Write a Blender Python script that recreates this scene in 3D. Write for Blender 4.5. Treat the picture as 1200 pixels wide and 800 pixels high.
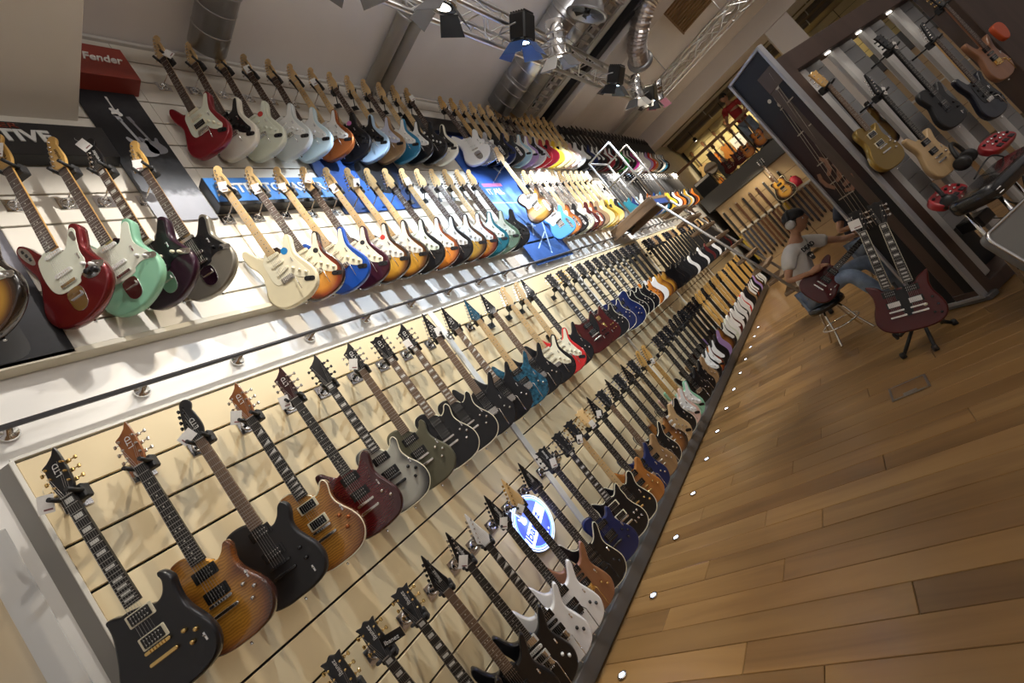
import bpy, math, random
from mathutils import Vector, Matrix
random.seed(7)
for _o in list(bpy.data.objects): bpy.data.objects.remove(_o)
S = bpy.context.scene
COL = S.collection
H = 1.5            # lens height above the floor
WY = 2.4           # face of the slatwall
CZ = 3.6 + H       # ceiling height
PI = math.pi

# ------------------------------------------------------------------ camera
cd = bpy.data.cameras.new('camera'); cam = bpy.data.objects.new('camera', cd); COL.objects.link(cam)
RX = ((0.53106389, -0.60015749, -0.59814893), (-0.28976587, 0.53472711, -0.79379006), (0.79624549, 0.59487638, 0.1100691))
M = Matrix.Identity(4)
for i in range(3):
    M[i][0] = RX[0][i]; M[i][1] = -RX[1][i]; M[i][2] = -RX[2][i]
M[2][3] = H
cam.matrix_world = M
cd.sensor_width = 36; cd.lens = 537.895 / 1200 * 36; cd.clip_start = 0.05; cd.clip_end = 100
S.camera = cam
# ------------------------------------------------------------------ view, world
S.view_settings.view_transform = 'Standard'; S.view_settings.look = 'None'
S.view_settings.gamma = 1; S.view_settings.use_curve_mapping = False
S.view_settings.exposure = 0.0
S.cycles.use_denoising = True
S.cycles.max_bounces = 7; S.cycles.diffuse_bounces = 4; S.cycles.glossy_bounces = 3
S.cycles.sample_clamp_indirect = 6
W = bpy.data.worlds.new('world'); S.world = W; W.use_nodes = True
W.node_tree.nodes['Background'].inputs[0].default_value = (0.02, 0.02, 0.022, 1)
W.node_tree.nodes['Background'].inputs[1].default_value = 1.0

# ------------------------------------------------------------------ lights of the room and added fill
def spot(name, loc, target, power, col, size=60, blend=.35, soft=.025):
    l = bpy.data.lights.new(name, 'SPOT'); l.energy = power; l.color = col
    l.spot_size = math.radians(size); l.spot_blend = blend; l.shadow_soft_size = soft
    o = bpy.data.objects.new(name, l); COL.objects.link(o); o.location = loc
    o.rotation_euler = (Vector(target) - Vector(loc)).to_track_quat('-Z', 'Y').to_euler()
    return o
def area(name, loc, rot, power, col, sx, sy):
    l = bpy.data.lights.new(name, 'AREA'); l.energy = power; l.color = col; l.shape = 'RECTANGLE'; l.size = sx; l.size_y = sy
    o = bpy.data.objects.new(name, l); COL.objects.link(o); o.location = loc; o.rotation_euler = rot
    return o
WARM = (1, .86, .66); NEUT = (1, .95, .88); COOL = (.72, .85, 1)
# wall-washing spots hung under the truss: (x, y, z above lens), aim point, watts, colour, cone
WASH = [
    ((0.1, 1.02, 2.58), (0.2, 2.4, 0.9), 30, NEUT, 80),
    ((1.45, 1.02, 2.72), (1.15, 2.4, 1.0), 112, NEUT, 85),
    ((2.3, 1.02, 2.72), (2.0, 2.4, .5), 165, WARM, 80),
    ((3.11, 1.02, 2.72), (2.7, 2.4, 1.3), 205, COOL, 85),
    ((4.27, 1.02, 2.72), (4.3, 2.4, 1.1), 225, COOL, 85),
    ((4.99, 1.00, 2.72), (5.4, 2.4, .8), 260, NEUT, 85),
    ((6.73, 1.04, 2.72), (6.8, 2.4, 1.5), 270, COOL, 90),
    ((7.83, 1.08, 2.72), (8.2, 2.4, .6), 320, NEUT, 90),
    ((10.2, 1.10, 2.72), (10.4, 2.4, 1.0), 330, NEUT, 90),
    ((12.2, 1.10, 2.72), (12.2, 2.4, 1.0), 260, WARM, 90),
]
for k, (p, t, w, c, sz) in enumerate(WASH):
    spot('wash_light', (p[0], p[1], p[2] + H - .12), (t[0], t[1], t[2] + H), w, c, sz)
spot('floor_downlight', (8.6, .9, 3.3 + H), (7.2, 1.25, 0), 190, (1, .88, .66), 52, .5, .06)
area('ceiling_panel_light', (3.0, -2.6, CZ - .08), (0, 0, 0), 34, (1, .93, .82), 3.0, .6)  # added overhead fill, no fixture is modelled for it
area('ceiling_panel_light', (8.6, -1.2, CZ - .08), (0, 0, 0), 42, (1, .93, .82), 3.0, .6)  # second added overhead fill, farther along the room
# added fill, broad and dim, set along the opposite side of the shop
area('opposite_fill_light', (4.0, -5.9, 2.7), (PI / 2, 0, 0), 30, (.97, .97, 1), 13, 4.6)
area('uplighter', (2.0, -3.3, 3.4), (PI - .5, 0, 0), 120, (1, .96, .92), 6.0, .5)  # added unseen fill, turned up to brighten ceiling and top row
area('shop_front_light', (-2.9, -1.8, 2.7), (PI / 2, 0, -PI / 2), 15, (.95, .96, 1), 7.5, 4.6)  # added soft fill from the near end, no window stands there

# ------------------------------------------------------------------ materials
MATS = {}
def nodes(name):
    m = bpy.data.materials.new(name); m.use_nodes = True
    nt = m.node_tree; b = nt.nodes['Principled BSDF']
    return m, nt, b
def mat(name, col, rough=.5, metal=0, coat=0, var=0, scale=8, bump=0, emit=0, trans=0, spec=.5, ecol=None):
    if name in MATS: return MATS[name]
    m, nt, b = nodes(name)
    b.inputs['Base Color'].default_value = (*col, 1); b.inputs['Roughness'].default_value = rough
    b.inputs['Metallic'].default_value = metal; b.inputs['Coat Weight'].default_value = coat
    b.inputs['Coat Roughness'].default_value = .05; b.inputs['Specular IOR Level'].default_value = spec
    if trans: b.inputs['Transmission Weight'].default_value = trans
    if emit:
        b.inputs['Emission Color'].default_value = (*(ecol or col), 1); b.inputs['Emission Strength'].default_value = emit
    if var or bump:
        tc = nt.nodes.new('ShaderNodeTexCoord'); n = nt.nodes.new('ShaderNodeTexNoise')
        n.inputs['Scale'].default_value = scale; n.inputs['Detail'].default_value = 4
        nt.links.new(tc.outputs['Object'], n.inputs['Vector'])
        if var:
            r = nt.nodes.new('ShaderNodeValToRGB')
            r.color_ramp.elements[0].position = .3; r.color_ramp.elements[1].position = .7
            r.color_ramp.elements[0].color = (*[c * (1 - var) for c in col], 1)
            r.color_ramp.elements[1].color = (*[min(1, c * (1 + var)) for c in col], 1)
            nt.links.new(n.outputs['Fac'], r.inputs['Fac']); nt.links.new(r.outputs['Color'], b.inputs['Base Color'])
        if bump:
            bp = nt.nodes.new('ShaderNodeBump'); bp.inputs['Strength'].default_value = bump; bp.inputs['Distance'].default_value = .01
            nt.links.new(n.outputs['Fac'], bp.inputs['Height']); nt.links.new(bp.outputs['Normal'], b.inputs['Normal'])
    MATS[name] = m
    return m
def ramp(nt, stops):
    r = nt.nodes.new('ShaderNodeValToRGB'); e = r.color_ramp.elements
    while len(e) < len(stops): e.new(.5)
    for el, (p, c) in zip(e, stops): el.position = p; el.color = (*c, 1)
    return r
def wood(name, dark, light, axis='Z', scale=6, stretch=.08, rough=.4, coat=0, rnd=0):
    """grain running along one object axis, each object a little lighter or darker when rnd is set"""
    if name in MATS: return MATS[name]
    m, nt, b = nodes(name); L = nt.links
    tc = nt.nodes.new('ShaderNodeTexCoord'); mp = nt.nodes.new('ShaderNodeMapping')
    s = [1, 1, 1]; s['XYZ'.index(axis)] = stretch; mp.inputs['Scale'].default_value = s
    L.new(tc.outputs['Object'], mp.inputs['Vector'])
    n = nt.nodes.new('ShaderNodeTexNoise'); n.inputs['Scale'].default_value = scale; n.inputs['Detail'].default_value = 6
    n.inputs['Distortion'].default_value = 1.2
    if rnd:
        oi = nt.nodes.new('ShaderNodeObjectInfo'); ad = nt.nodes.new('ShaderNodeVectorMath'); ad.operation = 'ADD'
        ml = nt.nodes.new('ShaderNodeMath'); ml.operation = 'MULTIPLY'; ml.inputs[1].default_value = 37
        L.new(oi.outputs['Random'], ml.inputs[0]); L.new(mp.outputs[0], ad.inputs[0]); L.new(ml.outputs[0], ad.inputs[1])
        L.new(ad.outputs[0], n.inputs['Vector'])
    else: L.new(mp.outputs[0], n.inputs['Vector'])
    r = ramp(nt, [(.25, dark), (.5, [(a + c) / 2 for a, c in zip(dark, light)]), (.75, light)])
    L.new(n.outputs['Fac'], r.inputs['Fac'])
    out = r.outputs['Color']
    if rnd:
        hs = nt.nodes.new('ShaderNodeHueSaturation'); mr = nt.nodes.new('ShaderNodeMapRange')
        mr.inputs['To Min'].default_value = 1 - rnd; mr.inputs['To Max'].default_value = 1 + rnd
        L.new(oi.outputs['Random'], mr.inputs['Value']); L.new(mr.outputs[0], hs.inputs['Value']); L.new(out, hs.inputs['Color'])
        # knots
        v = nt.nodes.new('ShaderNodeTexNoise'); v.inputs['Scale'].default_value = 2.6; v.inputs['Detail'].default_value = 2
        mp2 = nt.nodes.new('ShaderNodeMapping'); mp2.inputs['Scale'].default_value = (1.6, .55, 1)
        L.new(tc.outputs['Object'], mp2.inputs['Vector']); ad2 = nt.nodes.new('ShaderNodeVectorMath'); ad2.operation = 'ADD'
        L.new(mp2.outputs[0], ad2.inputs[0]); L.new(ml.outputs[0], ad2.inputs[1]); L.new(ad2.outputs[0], v.inputs['Vector'])
        rk = ramp(nt, [(.66, (1, 1, 1)), (.80, (.55, .48, .42))]); L.new(v.outputs['Fac'], rk.inputs['Fac'])
        mx = nt.nodes.new('ShaderNodeMix'); mx.data_type = 'RGBA'; mx.blend_type = 'MULTIPLY'; mx.inputs['Factor'].default_value = 1
        L.new(hs.outputs['Color'], mx.inputs['A']); L.new(rk.outputs['Color'], mx.inputs['B']); out = mx.outputs['Result']
    L.new(out, b.inputs['Base Color'])
    b.inputs['Roughness'].default_value = rough; b.inputs['Coat Weight'].default_value = coat
    b.inputs['Coat Roughness'].default_value = .12
    MATS[name] = m
    return m
def burst(name, stops, flame=0):
    """a sunburst finish: colour by distance from the middle of the two bouts of a guitar body"""
    if name in MATS: return MATS[name]
    m, nt, b = nodes(name); L = nt.links
    tc = nt.nodes.new('ShaderNodeTexCoord')
    def dist(cx, cz, r):
        mp = nt.nodes.new('ShaderNodeMapping'); mp.vector_type = 'POINT'
        mp.inputs['Location'].default_value = (-cx / r, 0, -cz / r); mp.inputs['Scale'].default_value = (1 / r, 0, 1 / r)
        L.new(tc.outputs['Object'], mp.inputs['Vector'])
        le = nt.nodes.new('ShaderNodeVectorMath'); le.operation = 'LENGTH'; L.new(mp.outputs[0], le.inputs[0]); return le.outputs['Value']
    mn = nt.nodes.new('ShaderNodeMath'); mn.operation = 'SMOOTH_MIN'; mn.inputs[2].default_value = .25
    L.new(dist(0, -.675, .160), mn.inputs[0]); L.new(dist(0, -.49, .135), mn.inputs[1])
    r = ramp(nt, stops); L.new(mn.outputs[0], r.inputs['Fac'])
    out = r.outputs['Color']
    if flame:
        w = nt.nodes.new('ShaderNodeTexWave'); w.bands_direction = 'Z'; w.inputs['Scale'].default_value = 28; w.inputs['Distortion'].default_value = 6; w.inputs['Detail'].default_value = 3
        L.new(tc.outputs['Object'], w.inputs['Vector'])
        mr = nt.nodes.new('ShaderNodeMapRange'); mr.inputs['To Min'].default_value = 1 - flame; L.new(w.outputs['Fac'], mr.inputs['Value'])
        mx = nt.nodes.new('ShaderNodeMix'); mx.data_type = 'RGBA'; mx.blend_type = 'MULTIPLY'; mx.inputs['Factor'].default_value = 1
        L.new(out, mx.inputs['A']); L.new(mr.outputs[0], mx.inputs['B']); out = mx.outputs['Result']
    L.new(out, b.inputs['Base Color']); b.inputs['Roughness'].default_value = .22; b.inputs['Coat Weight'].default_value = 1
    b.inputs['Coat Roughness'].default_value = .03
    MATS[name] = m
    return m
def paint(name, col, metal=0, rough=.3, coat=.8):
    return mat('paint_' + name, col, rough, metal, coat, spec=.2)

# ------------------------------------------------------------------ mesh helpers
class MB:
    def __init__(s): s.v = []; s.f = []; s.sm = []; s.mi = []
    def add(s, vs, fs, smooth=False, mi=0):
        o = len(s.v); s.v += [tuple(v) for v in vs]
        for f in fs: s.f.append([i + o for i in f]); s.sm.append(smooth); s.mi.append(mi)
        return s
    def box(s, c, d, bev=0, mi=0, rot=None):
        cx, cy, cz = c; x, y, z = d[0] / 2, d[1] / 2, d[2] / 2
        if not bev:
            vs = [(a * x, b * y, e * z) for a in (-1, 1) for b in (-1, 1) for e in (-1, 1)]
            fs = [(0, 1, 3, 2), (4, 6, 7, 5), (0, 4, 5, 1), (2, 3, 7, 6), (0, 2, 6, 4), (1, 5, 7, 3)]
        else:
            vs = []; idx = {}
            for a in (-1, 1):
                for b in (-1, 1):
                    for e in (-1, 1):
                        for ax in range(3):
                            p = [a * (x - bev), b * (y - bev), e * (z - bev)]
                            p[ax] = (a * x, b * y, e * z)[ax]
                            idx[(a, b, e, ax)] = len(vs); vs.append(tuple(p))
            fs = []
            sg = (-1, 1)
            for ax in range(3):
                for q in sg:
                    o = [i for i in range(3) if i != ax]; loop = []
                    for u, w in ((-1, -1), (1, -1), (1, 1), (-1, 1)):
                        k = [0, 0, 0]; k[ax] = q; k[o[0]] = u; k[o[1]] = w; loop.append(idx[(*k, ax)])
                    if (q == 1) == (ax == 1): loop.reverse()
                    fs.append(loop)
            for ax in range(3):
                o = [i for i in range(3) if i != ax]
                for u in sg:
                    for w in sg:
                        k1 = [0, 0, 0]; k1[ax] = -1; k1[o[0]] = u; k1[o[1]] = w; k2 = list(k1); k2[ax] = 1
                        fs.append([idx[(*k1, o[0])], idx[(*k2, o[0])], idx[(*k2, o[1])], idx[(*k1, o[1])]])
            for a in sg:
                for b in sg:
                    for e in sg: fs.append([idx[(a, b, e, i)] for i in range(3)])
        if rot is not None: vs = [rot @ Vector(v) for v in vs]
        return s.add([(v[0] + cx, v[1] + cy, v[2] + cz) for v in vs], fs, False, mi)
    def tube(s, pts, r, n=8, caps=True, mi=0, smooth=True):
        pts = [Vector(p) for p in pts]; rs = r if isinstance(r, (list, tuple)) else [r] * len(pts)
        rings = []; prev = None
        for i, p in enumerate(pts):
            t = (pts[min(i + 1, len(pts) - 1)] - pts[max(i - 1, 0)])
            t = t.normalized() if t.length > 1e-9 else Vector((0, 0, 1))
            if prev is None:
                a = Vector((0, 0, 1)) if abs(t.z) < .9 else Vector((1, 0, 0)); u = t.cross(a).normalized()
            else: u = (prev - t * prev.dot(t)).normalized()
            prev = u; w = t.cross(u)
            rings.append([p + (u * math.cos(2 * PI * k / n) + w * math.sin(2 * PI * k / n)) * rs[i] for k in range(n)])
        vs = [v for R_ in rings for v in R_]; fs = []
        for i in range(len(pts) - 1):
            for k in range(n): fs.append((i * n + k, i * n + (k + 1) % n, (i + 1) * n + (k + 1) % n, (i + 1) * n + k))
        s.add(vs, fs, smooth, mi)
        if caps:
            o = len(s.v) - len(vs)
            s.f.append([o + k for k in range(n)][::-1]); s.sm.append(False); s.mi.append(mi)
            s.f.append([o + (len(pts) - 1) * n + k for k in range(n)]); s.sm.append(False); s.mi.append(mi)
        return s
    def cyl(s, a, b, r, n=12, mi=0, r2=None): return s.tube([a, b], [r, r if r2 is None else r2], n, True, mi)
    def lathe(s, prof, n=16, c=(0, 0, 0), ax='Z', mi=0):
        vs = []; fs = []
        for r, h in prof:
            for k in range(n):
                a = 2 * PI * k / n; p = (r * math.cos(a), r * math.sin(a), h)
                if ax == 'Y': p = (p[0], p[2], p[1])
                if ax == 'X': p = (p[2], p[0], p[1])
                vs.append((p[0] + c[0], p[1] + c[1], p[2] + c[2]))
        for i in range(len(prof) - 1):
            for k in range(n): fs.append((i * n + k, i * n + (k + 1) % n, (i + 1) * n + (k + 1) % n, (i + 1) * n + k))
        s.add(vs, fs, True, mi)
        o = len(s.v) - len(vs)
        s.f.append([o + k for k in range(n)][::-1]); s.sm.append(False); s.mi.append(mi)
        s.f.append([o + (len(prof) - 1) * n + k for k in range(n)]); s.sm.append(False); s.mi.append(mi)
        return s
    def plate(s, outline, y0, y1, bev=0, mi=0):
        """an outline in the x-z plane given depth from y0 (front) to y1 (back), front and back edges rounded by bev"""
        n = len(outline); ar = sum(outline[i][0] * outline[(i + 1) % n][1] - outline[(i + 1) % n][0] * outline[i][1] for i in range(n))
        if ar > 0: outline = outline[::-1]
        nr = []
        for i in range(n):
            p, q = outline[i - 1], outline[(i + 1) % n]; d = Vector((q[0] - p[0], q[1] - p[1]))
            d = d.normalized() if d.length > 1e-9 else Vector((1, 0)); nr.append((d.y, -d.x))   # inward for clockwise
        lim = [1e9] * n
        if bev and n > 24:                                             # never inset further than a narrow horn allows
            for i in range(n):
                x, z = outline[i]; a, b = nr[i]; w = 1e9
                for q in range(n):
                    if min((q - i) % n, (i - q) % n) < 3: continue
                    dx, dz = outline[q][0] - x, outline[q][1] - z; dd = math.hypot(dx, dz)
                    if dx * a + dz * b > .25 * dd: w = min(w, dd)
                lim[i] = w * .30
            for _ in range(2): lim = [min(lim[i - 1] * 1.3 + 1e-4, lim[i], lim[(i + 1) % n] * 1.3 + 1e-4) for i in range(n)]
        def ring(ins, y): return [(x + a * min(ins, c), y, z + b * min(ins, c)) for (x, z), (a, b), c in zip(outline, nr, lim)]
        if bev:
            R_ = [ring(bev, y0), ring(bev * .3, y0 + bev * .3), ring(0, y0 + bev), ring(0, y1 - bev), ring(bev * .3, y1 - bev * .3), ring(bev, y1)]
        else: R_ = [ring(0, y0), ring(0, y1)]
        vs = [v for r in R_ for v in r]; fs = []
        for i in range(len(R_) - 1):
            for k in range(n): fs.append((i * n + k, i * n + (k + 1) % n, (i + 1) * n + (k + 1) % n, (i + 1) * n + k))
        s.add(vs, fs, bool(bev), mi); o = len(s.v) - len(vs)
        s.f.append([o + k for k in range(n)][::-1]); s.sm.append(False); s.mi.append(mi)
        s.f.append([o + (len(R_) - 1) * n + k for k in range(n)]); s.sm.append(False); s.mi.append(mi)
        return s
    def mesh(s, name, *ms):
        me = bpy.data.meshes.new(name); me.from_pydata(s.v, [], s.f)
        me.polygons.foreach_set('use_smooth', s.sm)
        for m in ms: me.materials.append(m)
        if any(s.mi): me.polygons.foreach_set('material_index', s.mi)
        me.update(); 
        return me
    def build(s, name, m, parent=None, loc=None, rot=None):
        ms = m if isinstance(m, (list, tuple)) else [m]
        o = bpy.data.objects.new(name, s.mesh(name, *ms)); COL.objects.link(o)
        if parent: o.parent = parent
        if loc is not None: o.location = loc
        if rot is not None: o.rotation_euler = rot
        return o
def smooth_line(pts, k=5):
    """closed Catmull-Rom through the points"""
    out = []; n = len(pts)
    for i in range(n):
        p0, p1, p2, p3 = pts[i - 1], pts[i], pts[(i + 1) % n], pts[(i + 2) % n]
        for j in range(k):
            t = j / k
            out.append(tuple(.5 * (2 * b + (c - a) * t + (2 * a - 5 * b + 4 * c - d) * t * t + (3 * b - a - 3 * c + d) * t ** 3)
                             for a, b, c, d in zip(p0, p1, p2, p3)))
    return out
def put(name, me, m=None, parent=None, loc=None):
    """an object on shared mesh data with its own material"""
    o = bpy.data.objects.new(name, me); COL.objects.link(o)
    if m is not None and me.materials:
        o.material_slots[0].link = 'OBJECT'; o.material_slots[0].material = m
    if parent: o.parent = parent
    if loc is not None: o.location = loc
    return o
def tag(o, label, cat, group=None, kind=None):
    o['label'] = label; o['category'] = cat
    if group: o['group'] = group
    if kind: o['kind'] = kind
    return o
def thing(name, label, cat, loc=(0, 0, 0), rot=(0, 0, 0), group=None):
    o = bpy.data.objects.new(name, None); COL.objects.link(o); o.location = loc; o.rotation_euler = rot
    o.empty_display_size = .05
    return tag(o, label, cat, group)
def struct(o): o['kind'] = 'structure'; return o
def text(s, size, m, parent=None, loc=(0, 0, 0), rot=(0, 0, 0), depth=.002, shear=0, name='lettering', align='LEFT', bold=0, sx=1):
    c = bpy.data.curves.new(name, 'FONT'); c.body = s; c.size = size; c.extrude = depth; c.shear = shear; c.align_x = align; c.offset = bold
    c.resolution_u = 3
    c.materials.append(m)
    o = bpy.data.objects.new(name, c); COL.objects.link(o); o.location = loc; o.rotation_euler = rot; o.scale = (sx, 1, 1)
    if parent: o.parent = parent
    return o
FACE = (PI / 2, 0, 0)     # lettering that stands upright and faces the aisle (-y)
# ------------------------------------------------------------------ the room
white = mat('wall_paint', (.80, .78, .74), .6, var=.03, scale=3)
ceil_m = mat('ceiling_paint', (.84, .81, .79), .7, var=.06, scale=1.2)
dark = mat('dark_gap', (.012, .012, .012), .8)
slat_up = mat('slat_cream', (.72, .68, .60), .42, var=.04, scale=2)
slat_lo = mat('slat_beige', (.74, .61, .38), .38, var=.05, scale=2)
alu = mat('aluminium', (.72, .72, .72), .3, 1)
chrome = mat('chrome', (.80, .80, .80), .12, 1)
steel = mat('brushed_steel', (.55, .55, .56), .32, 1)
black = mat('black_plastic', (.015, .015, .016), .35)
rubber = mat('black_rubber', (.02, .02, .021), .6)
trim_m = mat('pale_trim', (.74, .72, .66), .45)
FX0, FX1, FY0 = -3.0, 17.5, -6.0
# floor: bare slab under the boards, then the boards one by one as far as they can be told apart
plank_far = wood('floor_far', (.19, .10, .036), (.32, .19, .08), 'Y', 7, .12, .32, .15)
fl = struct(MB().box(((FX0 + FX1) / 2, (FY0 + WY + .06) / 2, -.06), (FX1 - FX0, WY + .06 - FY0, .1)).build('floor', plank_far))
oak = [wood('oak_%d' % i, d, l, 'Y', 5, .09, .36, .15, .16) for i, (d, l) in enumerate([
    ((.17, .086, .026), (.33, .19, .068)), ((.135, .068, .022), (.28, .155, .055)), ((.195, .10, .034), (.36, .215, .082)), ((.155, .080, .025), (.31, .175, .062))])]
PM = {}
def plank_mesh(w, l):
    k = (round(w, 3), round(l, 2))
    if k not in PM: PM[k] = MB().box((0, 0, 0), (w - .003, l - .003, .014), .0022).mesh('plank', oak[0])
    return PM[k]
PW = .172; xx = .30; row = 0
while xx < 8.4:
    y = 2.24; off = [.55, 1.25, .9, 1.6, .35, 1.05][row % 6]; first = True
    while y > -3.4:
        l = off if first else [1.7, 2.1, 1.9][(row + int(y * 3)) % 3]; first = False
        if not (xx < 1.0 and y < 1.0):
            o = put('plank', plank_mesh(PW, l), oak[random.randrange(4)], fl, (xx + PW / 2, y - l / 2, -.007))
        y -= l
    xx += PW; row += 1
for o in list(bpy.data.objects):
    if o.name.startswith('plank'): o.location.z = -.007 + random.uniform(-.0006, .0006)
fl.location.z = -.0045

def slab(name, x0, x1, y0, y1, z0, z1, m): return struct(MB().box(((x0 + x1) / 2, (y0 + y1) / 2, (z0 + z1) / 2), (x1 - x0, y1 - y0, z1 - z0)).build(name, m))
slab('ceiling', FX0, FX1, FY0, WY + .2, CZ, CZ + .1, ceil_m)
wb = slab('wall_back', FX0, FX1, WY + .055, WY + .2, 0, CZ, white)
slab('wall_left', FX0 - .1, FX0, FY0, WY + .2, 0, CZ, white)
slab('wall_front', FX0, FX1, FY0 - .1, FY0, 0, CZ, mat('far_side_paint', (.30, .27, .24), .7))
slab('wall_right', FX1, FX1 + .1, FY0, WY + .2, 0, CZ, mat('end_wall_paint', (.45, .40, .33), .7))
# slatwall: every board between two grooves is a piece of its own
SM = {}
def slat(x0, x1, z0, z1, m, parent):
    k = (round(x1 - x0, 2), round(z1 - z0, 3))
    if k not in SM: SM[k] = MB().box((0, 0, 0), (x1 - x0 - .002, .020, z1 - z0 - .011), .0020).mesh('slat', slat_up)
    return put('slat', SM[k], m, parent, ((x0 + x1) / 2, WY + .010, (z0 + z1) / 2 + H))
up_b = struct(MB().box((6.4, WY + .037, (1.36 + 3.6) / 2 + H), (14.4, .034, 3.6 - 1.36)).build('wall_back_upper', dark))
lo_b = struct(MB().box((6.63, WY + .037, (.95 - 1.40) / 2 + H), (12.76, .034, 2.35)).build('wall_back_lower', dark))
UPZ = [1.36] + [1.49 + .192 * k for k in range(11)] + [3.6]
UPX = [-.80, 1.6, 3.35, 5.05, 7.45, 9.85, 13.6]
for i in range(len(UPX) - 1):
    for j in range(len(UPZ) - 1): slat(UPX[i], UPX[i + 1], UPZ[j], UPZ[j + 1], slat_up, up_b)
LOZ = [-1.40, -1.20, -1.01, -.818, -.625, -.425, -.230, -.015, .180, .375, .567, .760, .95]
LOX = [(.25, 2.55), (2.61, 5.05), (5.11, 7.55), (7.63, 10.1), (10.16, 13.0)]
for a, b in LOX:
    for j in range(len(LOZ) - 1): slat(a, b, LOZ[j], LOZ[j + 1], slat_lo, lo_b)
for k, x in enumerate((.242, 2.58, 5.08, 7.59, 10.13)):      # pale uprights between the panels
    w = .016 if k == 0 else .058
    struct(MB().box((x, WY + .024, (.955 - 1.4) / 2 + H), (w, .062, 2.36), .002).build('trim_%d' % (k + 1), trim_m))
struct(MB().box((6.63, WY + .026, .962 + H), (12.78, .058, .014), .002).build('trim_6', trim_m))
struct(MB().box((6.4, WY + .020, 1.345 + H), (14.4, .07, .03), .003).build('trim_7', mat('ledge', (.62, .57, .45), .45)))
struct(MB().box((5.05, WY - .004, 2.6 + H), (.03, .012, 2.0), .002).build('trim_8', trim_m))
struct(MB().box((6.4, WY - .01, 3.575 + H), (14.4, .03, .03), .004).build('trim_9', mat('cornice', (.55, .52, .48), .6)))
# plinth under the lowest row
struct(MB().box((6.6, 2.325, .055), (12.9, .15, .11), .006).build('baseboard_back', mat('plinth', (.10, .095, .09), .4)))
# bottom-left: bare white wall, then the neighbouring panel's pale edge
# dropped soffit, top left
struct(MB().box((-.9, .6, (2.8 + 3.6) / 2 + H), (4.1, 3.7, .8), .004).build('ceiling_soffit', mat('soffit_paint', (.74, .70, .63), .7, var=.05, scale=1.5)))

# ladder rail along the wall with its round standoffs
t = thing('ladder_rail', 'long steel ladder rail on round standoffs along the white wall strip', 'rail', (6.6, 2.375, 1.09 + H))
MB().tube([(-6.9, 0, 0), (6.4, 0, 0)], .012, 10).build('rail_tube', mat('rail_dark', (.13, .13, .14), .35, .7), t)
so = MB().lathe([(.032, .079), (.034, .070), (.030, .062), (.014, .058), (.013, 0)], 14, ax='Y').mesh('standoff', chrome)
for k in range(29):
    put('standoff', so, None, t, (.28 + .4455 * k - 6.6, .0, 0))

# blue-white marker lights let into the floor along the wall
lamp_lit = mat('marker_lit', (.75, .82, 1), .3, emit=14, ecol=(.62, .74, 1))
ring_m = MB().lathe([(.030, -.001), (.030, .003), (.022, .005), (.021, .002)], 14).mesh('bezel', chrome)
lens_m = MB().lathe([(.021, .001), (.014, .0035), (.001, .004)], 12).mesh('lens', lamp_lit)
words = ['nearest', 'second', 'third', 'fourth', 'fifth', 'sixth', 'seventh', 'eighth', 'ninth', 'tenth', 'eleventh', 'twelfth', 'thirteenth']
for k in range(13):
    t = thing('floor_light', 'small blue-white floor light beside the guitar wall, %s from the camera' % words[k], 'light', (1.75 + .585 * k, 2.06, .003), group='floor marker lights')
    put('bezel', ring_m, None, t); put('lens', lens_m, None, t)
# flush floor socket
t = thing('floor_socket', 'flush rectangular floor socket hatch with metal rim in the oak boards', 'socket', (3.77, .40, .003))
wd = MB()
for a, b, c, d in ((-.10, 0, .012, .225), (.10, 0, .012, .225), (0, -.106, .21, .014), (0, .106, .21, .014)): wd.box((a, b, .001), (c, d, .006))
wd.build('rim', steel, t); MB().box((0, 0, .0), (.19, .20, .005)).build('lid', oak[1], t); MB().box((-.075, 0, .004), (.03, .08, .004), .001).build('latch', steel, t)
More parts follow.
